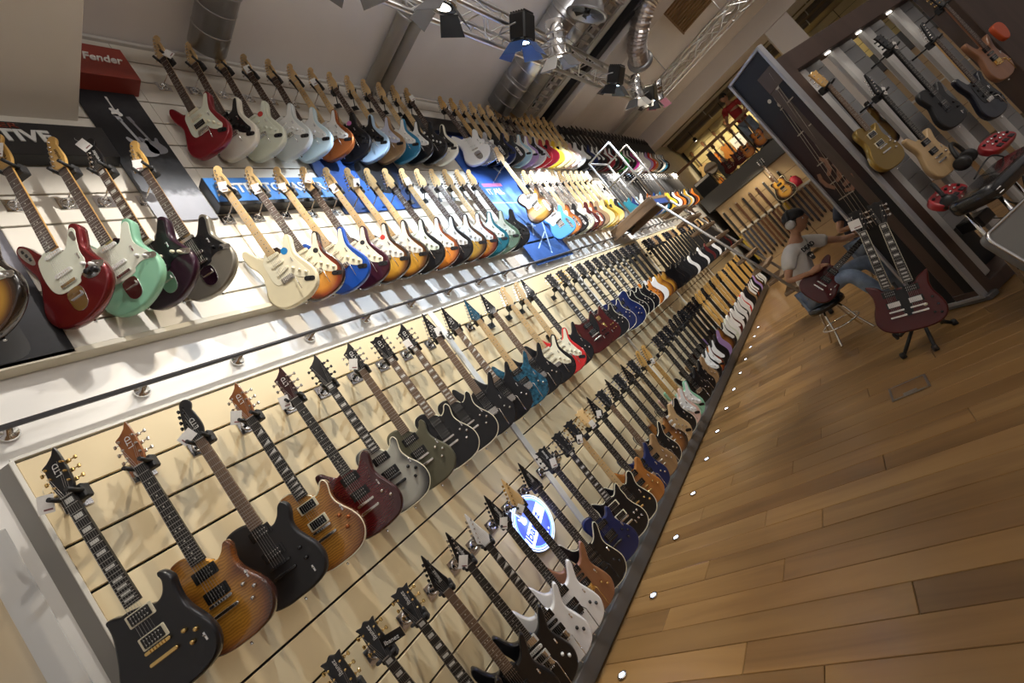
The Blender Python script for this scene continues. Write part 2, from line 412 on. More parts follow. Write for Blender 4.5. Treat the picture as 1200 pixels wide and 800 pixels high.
# ------------------------------------------------------------------ guitars: shapes in millimetres, nut at the origin, neck upward, face towards -y
OUT = {
 'strat': [(-28,-455),(-45,-464),(-72,-445),(-95,-398),(-114,-364),(-136,-357),(-153,-377),(-157,-412),(-150,-462),(-129,-515),(-124,-560),(-144,-630),(-162,-690),(-155,-750),(-115,-797),(-50,-815),(0,-817),(60,-812),(120,-785),(155,-735),(163,-685),(150,-630),(132,-578),(124,-540),(132,-500),(149,-455),(152,-430),(138,-412),(117,-416),(95,-445),(70,-484),(46,-492),(28,-482)],
 'offset': [(-28,-455),(-50,-457),(-75,-425),(-100,-378),(-125,-352),(-150,-365),(-159,-405),(-148,-460),(-128,-520),(-126,-570),(-150,-640),(-172,-705),(-165,-765),(-122,-812),(-50,-832),(20,-826),(90,-797),(146,-747),(169,-690),(165,-632),(140,-572),(130,-530),(145,-480),(155,-440),(140,-407),(113,-406),(85,-445),(60,-482),(38,-492),(28,-480)],
 'tele': [(-28,-428),(-70,-415),(-118,-420),(-147,-450),(-149,-490),(-132,-535),(-120,-568),(-135,-615),(-158,-670),(-160,-730),(-130,-785),(-70,-808),(0,-811),(70,-808),(130,-785),(160,-730),(157,-670),(136,-615),(121,-570),(121,-530),(139,-490),(145,-455),(128,-430),(106,-438),(84,-470),(58,-490),(36,-490),(28,-478)],
 'single': [(-28,-416),(-60,-405),(-95,-411),(-117,-440),(-119,-475),(-110,-510),(-107,-543),(-121,-590),(-150,-640),(-164,-690),(-155,-745),(-115,-790),(-60,-807),(0,-810),(60,-807),(115,-790),(155,-745),(164,-690),(150,-640),(123,-590),(109,-550),(109,-520),(118,-490),(123,-465),(114,-444),(97,-447),(80,-470),(56,-486),(36,-482),(28,-468)],
 'horned': [(-28,-445),(-46,-450),(-70,-440),(-100,-410),(-126,-393),(-131,-420),(-122,-470),(-128,-510),(-123,-542),(-135,-590),(-160,-650),(-165,-710),(-140,-765),(-80,-795),(0,-800),(80,-795),(140,-765),(165,-710),(160,-650),(135,-590),(123,-542),(124,-500),(122,-460),(127,-425),(122,-398),(100,-412),(75,-440),(50,-455),(28,-450)],
 'viper': [(-28,-470),(-58,-468),(-84,-456),(-100,-456),(-106,-472),(-108,-505),(-116,-540),(-135,-600),(-158,-660),(-160,-715),(-135,-770),(-80,-797),(0,-803),(80,-797),(140,-768),(165,-712),(158,-650),(137,-590),(127,-540),(131,-492),(137,-458),(124,-426),(108,-414),(99,-426),(99,-452),(82,-486),(56,-500),(28,-490)],
 'sharp': [(-28,-466),(-48,-474),(-78,-458),(-100,-420),(-117,-380),(-134,-366),(-149,-384),(-150,-425),(-138,-470),(-120,-522),(-118,-565),(-138,-630),(-155,-690),(-148,-750),(-110,-795),(-50,-812),(10,-813),(70,-805),(125,-775),(153,-725),(157,-680),(142,-625),(122,-567),(121,-527),(136,-485),(152,-445),(155,-420),(144,-410),(127,-425),(106,-456),(84,-485),(56,-502),(36,-500),(28,-486)],
 'double': [(-28,-455),(-55,-458),(-84,-425),(-104,-398),(-128,-390),(-143,-412),(-141,-460),(-121,-520),(-118,-560),(-140,-620),(-160,-685),(-152,-745),(-112,-792),(-50,-808),(0,-810),(50,-808),(112,-792),(152,-745),(160,-685),(140,-620),(119,-560),(121,-520),(137,-475),(140,-445),(126,-426),(104,-432),(82,-458),(54,-484),(34,-484),(28,-470)],
 'hollow': [(-28,-410),(-60,-405),(-105,-392),(-140,-402),(-152,-440),(-140,-485),(-136,-530),(-165,-590),(-195,-660),(-200,-730),(-165,-800),(-90,-838),(0,-846),(90,-838),(165,-800),(200,-730),(195,-660),(165,-590),(136,-530),(140,-485),(152,-440),(140,-402),(105,-392),(60,-405),(28,-410)],
 'acoustic': [(-28,-400),(-80,-396),(-128,-420),(-146,-470),(-132,-530),(-124,-570),(-150,-630),(-190,-700),(-198,-780),(-160,-850),(-80,-885),(0,-890),(80,-885),(160,-850),(198,-780),(190,-700),(150,-630),(124,-570),(132,-530),(146,-470),(128,-420),(80,-396),(28,-400)],
}
PG = {
 'strat': [(-30,-448),(-52,-468),(-74,-500),(-80,-560),(-83,-620),(-70,-657),(-44,-662),(-38,-642),(38,-642),(44,-660),(72,-692),(110,-714),(131,-690),(119,-650),(106,-592),(101,-545),(112,-500),(131,-455),(138,-430),(121,-427),(100,-454),(75,-490),(50,-499),(30,-492)],
 'jag': [(-30,-455),(-60,-465),(-82,-480),(-92,-530),(-92,-590),(-80,-645),(-45,-674),(38,-674),(56,-650),(88,-628),(108,-590),(106,-560),(108,-530),(120,-482),(132,-445),(124,-426),(110,-428),(84,-462),(54,-496),(30,-494)],
 'offset': [(-30,-455),(-58,-455),(-92,-400),(-122,-370),(-140,-388),(-132,-450),(-112,-520),(-106,-580),(-96,-640),(-45,-672),(40,-672),(60,-652),(100,-642),(146,-652),(151,-622),(126,-572),(113,-530),(125,-480),(138,-440),(127,-422),(107,-428),(80,-465),(52,-498),(30,-494)],
 'tele': [(-30,-430),(-70,-430),(-112,-438),(-130,-470),(-116,-520),(-101,-560),(-96,-604),(-42,-606),(-40,-598),(40,-598),(46,-590),(62,-560),(82,-520),(64,-497),(32,-492)],
 'horned': [(-10,-560),(30,-560),(46,-470),(100,-425),(112,-440),(104,-520),(80,-600),(50,-640),(46,-665),(-10,-600)],
}
HEAD = {
 'six': [(-21,0),(-22,14),(-34,28),(-39,42),(-22,110),(-7,162),(4,186),(24,196),(42,187),(47,168),(40,151),(34,142),(36,128),(39,100),(40,72),(37,45),(28,22),(21,8),(21,0)],
 'three': [(-21,0),(-24,12),(-36,32),(-40,58),(-38,140),(-45,168),(-20,164),(0,176),(20,164),(45,168),(38,140),(40,58),(36,32),(24,12),(21,0)],
 'slant': [(-21,0),(-23,15),(-32,36),(-36,80),(-36,126),(-42,146),(-22,156),(4,178),(20,202),(29,150),(33,80),(31,38),(23,15),(21,0)],
 'blade': [(-21,0),(-24,15),(-40,33),(-43,46),(-24,120),(-4,200),(6,204),(18,130),(30,66),(36,38),(24,14),(21,0)],
}
PICK = {'viper': 'hh', 'strat': 'sss', 'offset': 'ss', 'tele': 'ts', 'single': 'hh', 'horned': 'hh', 'sharp': 'hsh', 'double': 'hh', 'hollow': 'hh', 'acoustic': ''}
SCALE = {'viper': 628, 'single': 628, 'horned': 628, 'hollow': 628}
mm = .001
ivory = mat('plastic_ivory', (.86, .81, .62), .3); mint = mat('plastic_mint', (.80, .83, .70), .3); pwhite = mat('plastic_white', (.86, .86, .83), .28)
pblack = mat('plastic_black', (.012, .012, .013), .25); parch = mat('plastic_parchment', (.72, .72, .70), .3); tort = mat('plastic_tortoise', (.12, .02, .012), .2, coat=1, var=.7, scale=40)
gold = mat('gold', (.78, .55, .22), .2, 1); nickel = mat('nickel', (.75, .73, .70), .18, 1); blackmetal = mat('black_chrome', (.06, .06, .065), .25, .8)
maple = wood('maple_neck', (.66, .42, .17), (.80, .57, .28), 'Z', 9, .05, .3, .6); amber = wood('amber_neck', (.58, .32, .08), (.74, .46, .14), 'Z', 9, .05, .28, .6)
rose = wood('rosewood', (.035, .018, .012), (.10, .05, .032), 'Z', 30, .05, .45); ebony = mat('ebony', (.014, .012, .011), .4, var=.3, scale=60)
brownfb = wood('brown_fingerboard', (.13, .075, .045), (.24, .15, .09), 'Z', 30, .05, .45)
fretm = mat('fret_wire', (.55, .53, .49), .35, .9); pearl = mat('pearl', (.82, .82, .78), .2, coat=1); dotw = mat('dot_white', (.8, .78, .7), .3); dotb = mat('dot_black', (.02, .02, .02), .4)
stringm = mat('string_steel', (.34, .33, .31), .4, .8); tagm = mat('price_card', (.86, .85, .82), .5, var=.04, scale=60); tagr = mat('card_print', (.25, .10, .10), .5)
blackpaint = paint('gloss_black', (.008, .008, .010)); mahog = wood('mahogany_neck', (.16, .06, .03), (.26, .11, .05), 'Z', 14, .05, .35, .4)
MC = {}
def cached(key, fn):
    if key not in MC: MC[key] = fn()
    return MC[key]
def sc(pts, k): return [(x * mm, z * mm) for x, z in smooth_line(pts, k)]
def rnd_rect(w, h, r, cx=0, cz=0, n=4):
    o = []
    for ax, az, a0 in ((w / 2 - r, h / 2 - r, 0), (-w / 2 + r, h / 2 - r, 90), (-w / 2 + r, -h / 2 + r, 180), (w / 2 - r, -h / 2 + r, 270)):
        for i in range(n + 1):
            a = math.radians(a0 + 90 * i / n); o.append((cx + ax + r * math.cos(a), cz + az + r * math.sin(a)))
    return o
def rr(mb, w, h, r, cx, cz, y0, y1, bev=0, ang=0, mi=0):
    o = rnd_rect(w, h, r)
    c, s = math.cos(math.radians(ang)), math.sin(math.radians(ang))
    return mb.plate([((cx + x * c - z * s) * mm, (cz + x * s + z * c) * mm) for x, z in o], y0 * mm, y1 * mm, bev * mm, mi)
def fret_z(n, L): return -L * (1 - 2 ** (-n / 12))
def neck_w(z): return 21 + 7 * min(1, -z / 455)
def body_mesh(kind, lod):
    k = (5, 3, 2)[lod]
    return MB().plate(sc(OUT[kind], k), (-.002 if kind != 'acoustic' else -.006), (.042 if kind not in ('acoustic', 'hollow') else .075), {'single': .009, 'double': .011, 'sharp': .008}.get(kind, .010)).mesh('body', blackpaint)
def nfrets(kind): return {'sharp': 24, 'tele': 21, 'offset': 21, 'acoustic': 20, 'strat': 22}.get(kind, 22)
def neck_mesh(kind):
    L = SCALE.get(kind, 648); z1 = fret_z(nfrets(kind), L) - 6
    vs = []; fs = []; prof = [(-1, -.004), (-.95, .006), (-.6, .013), (0, .016), (.6, .013), (.95, .006), (1, -.004)]
    for z in (0, z1 * .5, z1):
        w = neck_w(z) * mm
        for a, y in prof: vs.append((a * w, y, z * mm))
    n = len(prof)
    for i in range(2):
        for j in range(n): fs.append((i * n + j, i * n + (j + 1) % n, (i + 1) * n + (j + 1) % n, (i + 1) * n + j))
    fs += [tuple(range(n)), tuple(range(2 * n, 3 * n))]
    return MB().add(vs, fs).mesh('neck', maple)
def board_mesh(kind):
    L = SCALE.get(kind, 648); z1 = fret_z(nfrets(kind), L) - 6
    w0, w1 = 21 * mm, neck_w(z1) * mm
    vs = []
    for z, w in ((0, w0), (z1 * mm, w1)):
        for a, y in ((-1, -.004), (-1, -.009), (-.5, -.0102), (.5, -.0102), (1, -.009), (1, -.004)): vs.append((a * w, y, z))
    return MB().add(vs, [(i, (i + 1) % 6, 6 + (i + 1) % 6, 6 + i) for i in range(6)] + [tuple(range(6)), tuple(range(6, 12))]).mesh('fretboard', rose)
def frets_mesh(kind):
    L = SCALE.get(kind, 648); m = MB()
    for n in range(1, nfrets(kind) + 1):
        z = fret_z(n, L); w = neck_w(z); m.box((0, -.0105, z * mm), (2 * w * mm, .0012, .0017))
    m.box((0, -.0095, .002), (.042, .006, .004), mi=0)
    return m.mesh('frets', fretm)
def inlay_mesh(kind, style):
    L = SCALE.get(kind, 648); m = MB()
    for n in (3, 5, 7, 9, 12, 15, 17, 19, 21) + ((1,) if style == 'block' else ()):
        z = (fret_z(n, L) + fret_z(n - 1, L)) / 2; h = (fret_z(n - 1, L) - fret_z(n, L))
        if style == 'block': m.box((0, -.0104, z * mm), (1.25 * neck_w(z) * mm, .0008, h * .55 * mm))
        elif style == 'shark': m.add([(-.8 * neck_w(z) * mm, -.0108, (z - h * .36) * mm), (.8 * neck_w(z) * mm, -.0108, (z - h * .36) * mm), (.8 * neck_w(z) * mm, -.0108, (z + h * .36) * mm)], [(0, 1, 2)])
        else:
            for x in ((-8, 8) if n == 12 else (0,)): m.cyl((x * mm, -.0100, z * mm), (x * mm, -.0108, z * mm), .0032, 8)
    return m.mesh('inlays', pearl)
def strings_mesh(kind):
    L = SCALE.get(kind, 648); m = MB()
    for i in range(6):
        a = -1 + .4 * i; r = (.75 - .08 * i) * mm
        m.tube([(a * 17 * mm, -.0125, 0), (a * 26 * mm, -.0145, -L * mm)], r, 4, False)
        tp = head_pegs('six')[i] if kind in ('strat', 'tele', 'offset', 'sharp') else head_pegs('three')[i]
        m.tube([(a * 17 * mm, -.0125, 0), (tp[0] * mm, -.010, tp[1] * mm)], r, 4, False)
    return m.mesh('strings', stringm)
def head_pegs(style):
    if style in ('six', 'blade'): return [(-27 + 7.6 * i, 40 + 25 * i, -1) for i in range(6)]
    return [(-26, 52, -1), (-27, 92, -1), (-28, 132, -1), (28, 132, 1), (27, 92, 1), (26, 52, 1)]
def peg_mesh(side):
    m = MB().cyl((0, .003, 0), (0, -.011, 0), .0045, 8).cyl((0, -.011, 0), (0, -.014, 0), .0034, 8)
    m.box((side * .006, .016, 0), (.018, .010, .014), .002).cyl((side * .012, .016, 0), (side * .026, .016, 0), .0025, 6)
    return m.box((side * .032, .016, 0), (.012, .008, .017), .003).mesh('tuning_peg', chrome)
def pegs_joined(style):
    m = MB()
    for x, z, s in head_pegs(style):
        m.cyl((x * mm, .0, z * mm), (x * mm, -.012, z * mm), .005, 6); m.box((x * mm + s * .026, .014, z * mm), (.022, .008, .014))
    return m.mesh('tuning_pegs', chrome)
def pickup_mesh(t):
    m = MB()
    if t == 's':
        rr(m, 86, 20, 9.5, 0, 0, -8.5, 0, 1.2, 0, 0)
        for i in range(6): m.cyl(((-26 + 10.4 * i) * mm, -.0084, 0), ((-26 + 10.4 * i) * mm, -.0094, 0), .0026, 6, 1)
        return m.mesh('pickup', pwhite, nickel)
    if t == 'h':
        rr(m, 92, 46, 4, 0, 0, -4, 0, .8, 0, 0); rr(m, 72, 37, 3, 0, 0, -9, -4, 1, 0, 1)
        for q in (-9, 9):
            for i in range(6): m.cyl(((-26 + 10.4 * i) * mm, -.009, q * mm), ((-26 + 10.4 * i) * mm, -.0098, q * mm), .0025, 6, 2)
        return m.mesh('pickup', pblack, pblack, nickel)
    rr(m, 78, 22, 10, 0, 0, -8, 0, 1.2); return m.mesh('pickup', nickel)
def bridge_mesh(t):
    m = MB()
    if t == 'trem':
        rr(m, 78, 34, 3, 0, -8, -4, 0, .8)
        for i in range(6): m.box(((-27 + 10.8 * i) * mm, -.0065, -.004), (.0096, .008, .026), .001)
        m.tube([(.036, -.006, 0), (.05, -.03, -.02), (.045, -.035, -.12)], .0025, 6)
    elif t == 'floyd':
        rr(m, 84, 42, 3, 0, -6, -7, 0, 1)
        for i in range(6): m.box(((-27 + 10.8 * i) * mm, -.011, .002), (.0096, .010, .030), .001); m.cyl(((-27 + 10.8 * i) * mm, -.011, -.026), ((-27 + 10.8 * i) * mm, -.016, -.034), .0042, 8)
        m.tube([(.04, -.01, 0), (.052, -.03, -.02), (.046, -.034, -.14)], .003, 6)
    elif t == 'tele':
        rr(m, 78, 82, 3, 0, 12, -2.5, 0, .5)
        for i in range(3): m.cyl(((-18 + 18 * i - 8) * mm, -.008, -.010), ((-18 + 18 * i + 8) * mm, -.008, -.010), .0045, 8)
    elif t == 'offset':
        rr(m, 76, 16, 6, 0, 0, -8, 0, 1)
    elif t == 'wood':
        rr(m, 150, 26, 8, 0, 0, -10, -5, 2)
    else:
        rr(m, 92, 13, 6, 0, 0, -11, 0, 1.5); rr(m, 100, 15, 7, 0, -42, -12, 0, 3)
        for i in range(6): m.box(((-26 + 10.4 * i) * mm, -.0125, 0), (.005, .004, .010))
    return m.mesh('bridge', nickel)
def knob_mesh(): return MB().lathe([(.0095, 0), (.0095, -.004), (.0078, -.013), (.0065, -.015), (.001, -.015)], 12, ax='Y').mesh('control_knob', pwhite)
def switch_mesh(): return MB().box((0, -.001, 0), (.008, .003, .030), .001).cyl((0, 0, 0), (0, -.012, .006), .0024, 6).mesh('selector_switch', chrome)
def jack_mesh():
    m = MB(); rr(m, 30, 66, 15, 0, 0, -3, 0, 1, 60); return m.cyl((0, -.003, 0), (0, -.008, 0), .006, 8).mesh('output_jack', chrome)
def tremplate_mesh():
    o = [(-34, 45), (34, 45), (38, -20), (25, -52), (0, -62), (-25, -52), (-38, -20)]
    return MB().plate([(x * mm, z * mm) for x, z in smooth_line(o, 3)], -.003, 0, .0008).box((0, -.006, .012), (.06, .008, .02), .002).mesh('tailpiece', chrome)
def button_mesh(): return MB().lathe([(.005, 0), (.004, .006), (.007, .010), (.006, .012)], 10).mesh('strap_button', chrome)
def tag_mesh(): 
    m = MB().box((0, 0, -.03), (.048, .0012, .066), mi=0); m.box((.006, -.0009, -.050), (.026, .0006, .006), mi=1)
    return m.tube([(0, 0, .003), (-.004, .0, .02), (0, 0, .03)], .0006, 4, mi=0).mesh('price_tag', tagm, tagr)
def binding_mesh(kind):
    o = sc(OUT[kind], 4); m = MB(); pts = [(x, -.0005, z) for x, z in o] + [(o[0][0], -.0005, o[0][1])]
    n = len(o); vs = []; fs = []
    m.tube([(x * .985, -.0015 + .004, z + (-.0 if True else 0)) for x, _, z in pts], .0032, 6, False)
    return m.mesh('binding', ivory)
KNOBS = {'strat': [(62, -620), (88, -652), (112, -684)], 'offset': [(98, -610), (128, -632)], 'tele': [(96, -640), (96, -690)], 'single': [(92, -625), (122, -655), (96, -690)],
         'viper': [(88, -640), (120, -660), (92, -690)], 'horned': [(88, -640), (118, -640), (92, -690), (122, -690)], 'sharp': [(95, -670), (120, -700)], 'double': [(92, -650), (118, -690)], 'hollow': [(120, -650), (145, -690), (100, -720), (130, -745)], 'acoustic': []}
SWITCH = {'strat': (84, -570), 'offset': (92, -560), 'tele': (96, -745), 'single': (118, -600), 'viper': (130, -700), 'horned': (60, -700), 'sharp': (108, -600), 'double': (100, -600), 'hollow': (60, -480)}
JACK = {'strat': (108, -728), 'offset': (148, -640)}

def guitar(kind, loc, finish, label, group, pg=None, neck='maple', head='six', headm=None, lod=0, yaw=0, lean=0, tilt=0, pu=None, pum=None, hw=None,
           inlay='dot', bind=False, card=None, cat='guitar', kn=None, name='electric_guitar', br=None, pgk=None, st=None, logo=None):
    """one guitar: body, pickguard, pickups, bridge, knobs, neck (> fretboard, frets, inlays), headstock (> tuning pegs), strings"""
    t = thing(name, label, cat, loc, (tilt, lean, yaw), group)
    hw = hw or nickel; L = SCALE.get(kind, 648)
    b = put('body', cached(('body', kind, lod), lambda: body_mesh(kind, lod)), finish, t)
    if kind in PG and pg is not None:
        pk = pgk or kind
        put('pickguard', cached(('pg', pk, min(lod, 1)), lambda: MB().plate(sc(PG[pk], 4 - lod), -.0046, -.0012, .0008).mesh('pickguard', pwhite)), pg, t)
    nm, fb = {'maple': (maple, maple), 'amber': (amber, amber), 'rosewood': (maple, rose), 'amberrose': (amber, rose), 'ebony': (blackpaint, ebony), 'brown': (blackpaint, brownfb),
              'mahogany': (mahog, rose), 'mapleb': (maple, maple)}[neck]
    hm = headm or nm
    nk = put('neck', cached(('neck', kind), lambda: neck_mesh(kind)), nm, t)
    put('fretboard', cached(('fb', kind), lambda: board_mesh(kind)), fb, nk)
    tl = .13 if head in ('three', 'slant') else 0
    hd = put('headstock', cached(('head', head, min(lod, 1)), lambda: MB().plate([(x * mm, z * mm) for x, z in smooth_line(HEAD[head], 3 - min(lod, 1))] if head != 'slant' else sc(HEAD[head], 2), -.002, .012, .0015).mesh('headstock', maple)), hm, t)
    if tl: hd.rotation_euler = (tl * -1, 0, 0)
    if lod == 2:
        o = put('tuning_pegs', cached(('pegs', head), lambda: pegs_joined(head)), hw, hd); o['kind'] = 'stuff'
        return t
    if lod == 1:
        o = put('tuning_pegs', cached(('pegs', head), lambda: pegs_joined(head)), hw, hd); o['kind'] = 'stuff'
    else:
        for x, z, s in head_pegs(head): put('tuning_peg', cached(('peg', s), lambda: peg_mesh(s)), hw, hd, (x * mm, 0, z * mm))
    o = put('frets', cached(('frets', kind), lambda: frets_mesh(kind)), None, nk); o['kind'] = 'stuff'
    if inlay: put('inlays', cached(('inl', kind, inlay), lambda: inlay_mesh(kind, inlay)), (dotb if fb in (maple, amber) else (pearl if inlay != 'dot' else dotw)), nk)['kind'] = 'stuff'
    o = put('strings', cached(('str', kind), lambda: strings_mesh(kind)), None, t); o['kind'] = 'stuff'
    top = -.0046 if (kind in PG and pg is not None) else -.002
    spec = pu if pu is not None else PICK[kind]; pum = pum or (pwhite if kind in ('strat', 'offset') else pblack)
    pos = {1: [-590], 2: [-505 if kind in ('single', 'horned', 'viper', 'hollow', 'double') else -490, -594], 3: [-490, -545, -600]}.get(len(spec), [])
    if kind == 'sharp': pos = {2: [-512, -605], 3: [-512, -560, -608]}[len(spec)]
    for i, (s, z) in enumerate(zip(spec, pos)):
        q = put('pickup', cached(('pu', s), lambda: pickup_mesh(s)), pum if s != 't' else nickel, t, (0, top, z * mm))
        if s == 's' and i == len(spec) - 1 and kind in ('strat', 'tele'): q.rotation_euler = (0, math.radians(-10), 0)
        if s == 'h' and pum is not pblack: q.material_slots[1].link = 'OBJECT'; q.material_slots[1].material = hw if pum is not ivory else pblack
    bt = br or {'strat': 'trem', 'offset': 'offset', 'tele': 'tele', 'sharp': 'floyd', 'acoustic': 'wood'}.get(kind, 'tune')
    put('bridge', cached(('br', bt), lambda: bridge_mesh(bt)), hw if bt != 'wood' else rose, t, (0, top if bt != 'tele' else -.002, -L * mm))
    if kind == 'offset': put('tailpiece', cached(('tp',), tremplate_mesh), chrome, t, (0, -.002, -.728))
    if kind == 'tele' and hw is not blackmetal: put('control_plate', cached(('cp',), lambda: rr(MB(), 32, 150, 15, 0, 0, -2.5, 0, .6).mesh('control_plate', chrome)), chrome, t, (.096, -.002, -.69))
    for x, z in KNOBS[kind]: put('control_knob', cached(('knob',), knob_mesh), kn or (hw if kind in ('tele', 'sharp') else (pum if pg is not None else hw)), t, (x * mm, top, z * mm))
    if kind in SWITCH: put('selector_switch', cached(('sw',), switch_mesh), None, t, (SWITCH[kind][0] * mm, top, SWITCH[kind][1] * mm))
    if kind in JACK: put('output_jack', cached(('jack',), jack_mesh), blackmetal if kind == 'strat' else chrome, t, (JACK[kind][0] * mm, -.002, JACK[kind][1] * mm))
    if bind: put('binding', cached(('bind', kind), lambda: binding_mesh(kind)), None, b)
    if lod == 0:
        put('strap_button', cached(('btn',), button_mesh), None, b, (0, .02, min(z for x, z in OUT[kind]) * mm - .011)).rotation_euler = (PI, 0, 0)
    if st:
        for x, z, r, m in st: MB().lathe([(r, -.0005), (r, 0)], 14, ax='Y').build('sticker', m, t, (x * mm, top - .0004, z * mm))
    if logo:
        dk = headm is None
        text(logo, .026 if len(logo) > 3 else .030, mat('logo_dark', (.05, .035, .02), .4) if dk else mat('logo_pale', (.72, .72, .70), .35), hd, (.024 if head == 'six' else .012, -.0036, .050 if head in ('six', 'blade') else .085), (PI / 2, -PI / 2, 0), .0003, name='logo')
    if card:
        o = put('price_tag', cached(('tag',), tag_mesh), None, t, (card[0] * mm, -.022, card[1] * mm)); o.rotation_euler = (.1, math.radians(card[2] if len(card) > 2 else 10), .2)
    return t

# wall hangers: plate on the slatwall, arm, padded yoke under the headstock
plate_m = MB().box((0, 0, 0), (.084, .004, .076), .001).lathe([(.031, -.002), (.029, -.008), (.021, -.009), (.020, -.003)], 16, ax='Y').mesh('mount_plate', chrome)
yoke_m = MB().box((0, .040, .0), (.078, .042, .058), .006).mesh('yoke', rubber)
prong_m = MB().tube([(0, .035, 0), (0, -.008, .004), (0, -.045, .012)], .0085, 8).mesh('prong', rubber)
hang_far = MB().box((0, WY - 2.26, -.05), (.06, .004, .05)).cyl((0, .05, 0), (0, WY - 2.26, -.05), .005, 6).box((0, .04, 0), (.07, .03, .045)).cyl((-.03, .03, 0), (-.03, -.025, .008), .007, 6).cyl((.03, .03, 0), (.03, -.025, .008), .007, 6)
hang_far_me = hang_far.mesh('wall_hanger', rubber)
def hanger(x, y, z, of, lod, style, yaw):
    lab = 'hook holding the ' + of
    if lod > 0:
        o = put('wall_hanger', hang_far_me, None, None, (x, y, z)); o.rotation_euler = (0, 0, yaw * .4); tag(o, lab, 'hanger', 'guitar hooks on the slatwall'); return o
    t = thing('wall_hanger', lab, 'hanger', (x, y, z), group='guitar hooks on the slatwall')
    dz = -.055 if style == 'up' else .018
    d = WY - y - .003
    put('mount_plate', plate_m, None, t, (.0 if style == 'up' else .03, d, dz))
    MB().tube([(0 if style == 'up' else .03, d, dz), (0 if style == 'up' else .012, d - .03, dz), (-.055 * math.sin(yaw), .055 * math.cos(yaw), 0)], .0045 if style == 'up' else .007, 8).build('arm', chrome if style == 'up' else blackmetal, t)
    put('yoke', yoke_m, None, t).rotation_euler = (0, 0, yaw)
    for s in (-1, 1): put('prong', prong_m, None, t, (s * .0305 * math.cos(yaw), s * .0305 * math.sin(yaw), 0)).rotation_euler = (0, 0, yaw)
    return t
# ------------------------------------------------------------------ finishes
P = paint
deepred = P('deep_red', (.16, .012, .014), .3, .22); cherry = P('cherry', (.080, .006, .006), .05); red = P('bright_red', (.62, .03, .03)); crimson = P('crimson', (.30, .012, .025), .3)
cream = P('cream', (.80, .72, .50)); ivoryp = P('ivory_body', (.84, .80, .68)); whitep = P('white_body', (.85, .85, .85)); sage = P('sage_white', (.72, .75, .62))
seafoam = P('seafoam', (.27, .56, .38)); skyblue = P('sky_blue', (.42, .66, .78)); paleblue = P('pale_blue', (.62, .78, .84)); palegrey = P('pale_grey', (.66, .70, .70))
blue = P('blue', (.010, .07, .38)); lakeblue = P('lake_blue', (.03, .24, .46), .4); telblue = P('bright_blue', (.10, .34, .70)); navy = P('navy', (.012, .022, .10), .2); teal = P('teal', (.012, .13, .17), .2)
green = P('vivid_green', (.02, .45, .06)); sagegreen = P('sage_green', (.16, .24, .16)); taupe = P('taupe', (.24, .22, .18), .5, .3); olive = P('olive_satin', (.13, .125, .085), .3, .38, .2)
copper = P('copper', (.42, .12, .03), .5, .25); burgundy = P('burgundy', (.045, .008, .016), .2); plum = P('plum_black', (.028, .006, .018), .2)
yellow = P('yellow', (.78, .50, .04)); paleyellow = P('pale_yellow', (.80, .66, .28)); lilac = P('lilac', (.42, .28, .58)); silver = P('silver', (.52, .54, .56), .8, .25); pink = P('shell_pink', (.74, .50, .42))
satinblack = mat('satin_black', (.012, .012, .014), .42, coat=.1); bk = blackpaint; purple = P('purple', (.12, .03, .22), .3); orange = P('orange', (.62, .17, .02))
nat = wood('natural_ash', (.46, .30, .14), (.66, .47, .25), 'Z', 8, .12, .35, .4); natdark = wood('natural_walnut', (.20, .11, .05), (.36, .22, .10), 'Z', 9, .1, .4, .3); mahb = wood('mahogany_body', (.20, .08, .035), (.33, .15, .07), 'Z', 9, .1, .35, .5)
orangewood = wood('amber_mahogany', (.28, .10, .02), (.46, .18, .04), 'Z', 9, .1, .25, 1)
tsb = burst('three_tone_burst', [(.0, (.62, .30, .05)), (.55, (.56, .22, .03)), (.80, (.22, .035, .012)), (.98, (.02, .008, .006))])
gsb = burst('gold_burst', [(.0, (.70, .42, .07)), (.60, (.58, .30, .04)), (.82, (.12, .045, .012)), (.98, (.012, .008, .006))])
osb = burst('orange_burst', [(.0, (.70, .30, .06)), (.65, (.62, .20, .025)), (.9, (.22, .05, .012)), (1.0, (.03, .01, .008))])
bsb = burst('brown_burst', [(.0, (.42, .20, .05)), (.55, (.30, .12, .03)), (.85, (.06, .022, .01)), (1.0, (.012, .008, .006))])
asb = burst('amber_burst', [(.0, (.66, .34, .05)), (.58, (.55, .24, .03)), (.84, (.22, .07, .015)), (.98, (.05, .016, .010))], .35)
fsb = burst('flame_amber', [(.0, (.70, .36, .07)), (.65, (.52, .22, .035)), (.98, (.20, .06, .016))], .45)
rsb = burst('red_flame', [(.0, (.15, .008, .012)), (.65, (.09, .006, .009)), (1.02, (.04, .005, .007))], .35)
ssb = burst('silver_burst', [(.0, (.46, .46, .40)), (.66, (.40, .40, .35)), (.86, (.10, .10, .09)), (.98, (.012, .012, .012))])
headamber = wood('head_amber', (.16, .045, .012), (.34, .12, .03), 'Z', 12, .3, .25, 1)
qblue = mat('quilt_blue', (.016, .10, .17), .2, .2, 1, var=.75, scale=38)
stb = mat('sticker_blue', (.02, .22, .55), .3); stk = mat('sticker_black', (.02, .02, .025), .3); str_ = mat('sticker_red', (.60, .05, .04), .3); stp = mat('sticker_pink', (.70, .22, .50), .3)
WH, MN, BK, IV = pwhite, mint, pblack, ivory
ORD = ['nearest', 'second', 'third', 'fourth', 'fifth', 'sixth', 'seventh', 'eighth', 'ninth', 'tenth', 'eleventh', 'twelfth', 'thirteenth', 'fourteenth', 'fifteenth', 'sixteenth', 'seventeenth', 'eighteenth', 'nineteenth', 'twentieth']
TENS = {2: 'twenty', 3: 'thirty', 4: 'forty', 5: 'fifty', 6: 'sixty'}
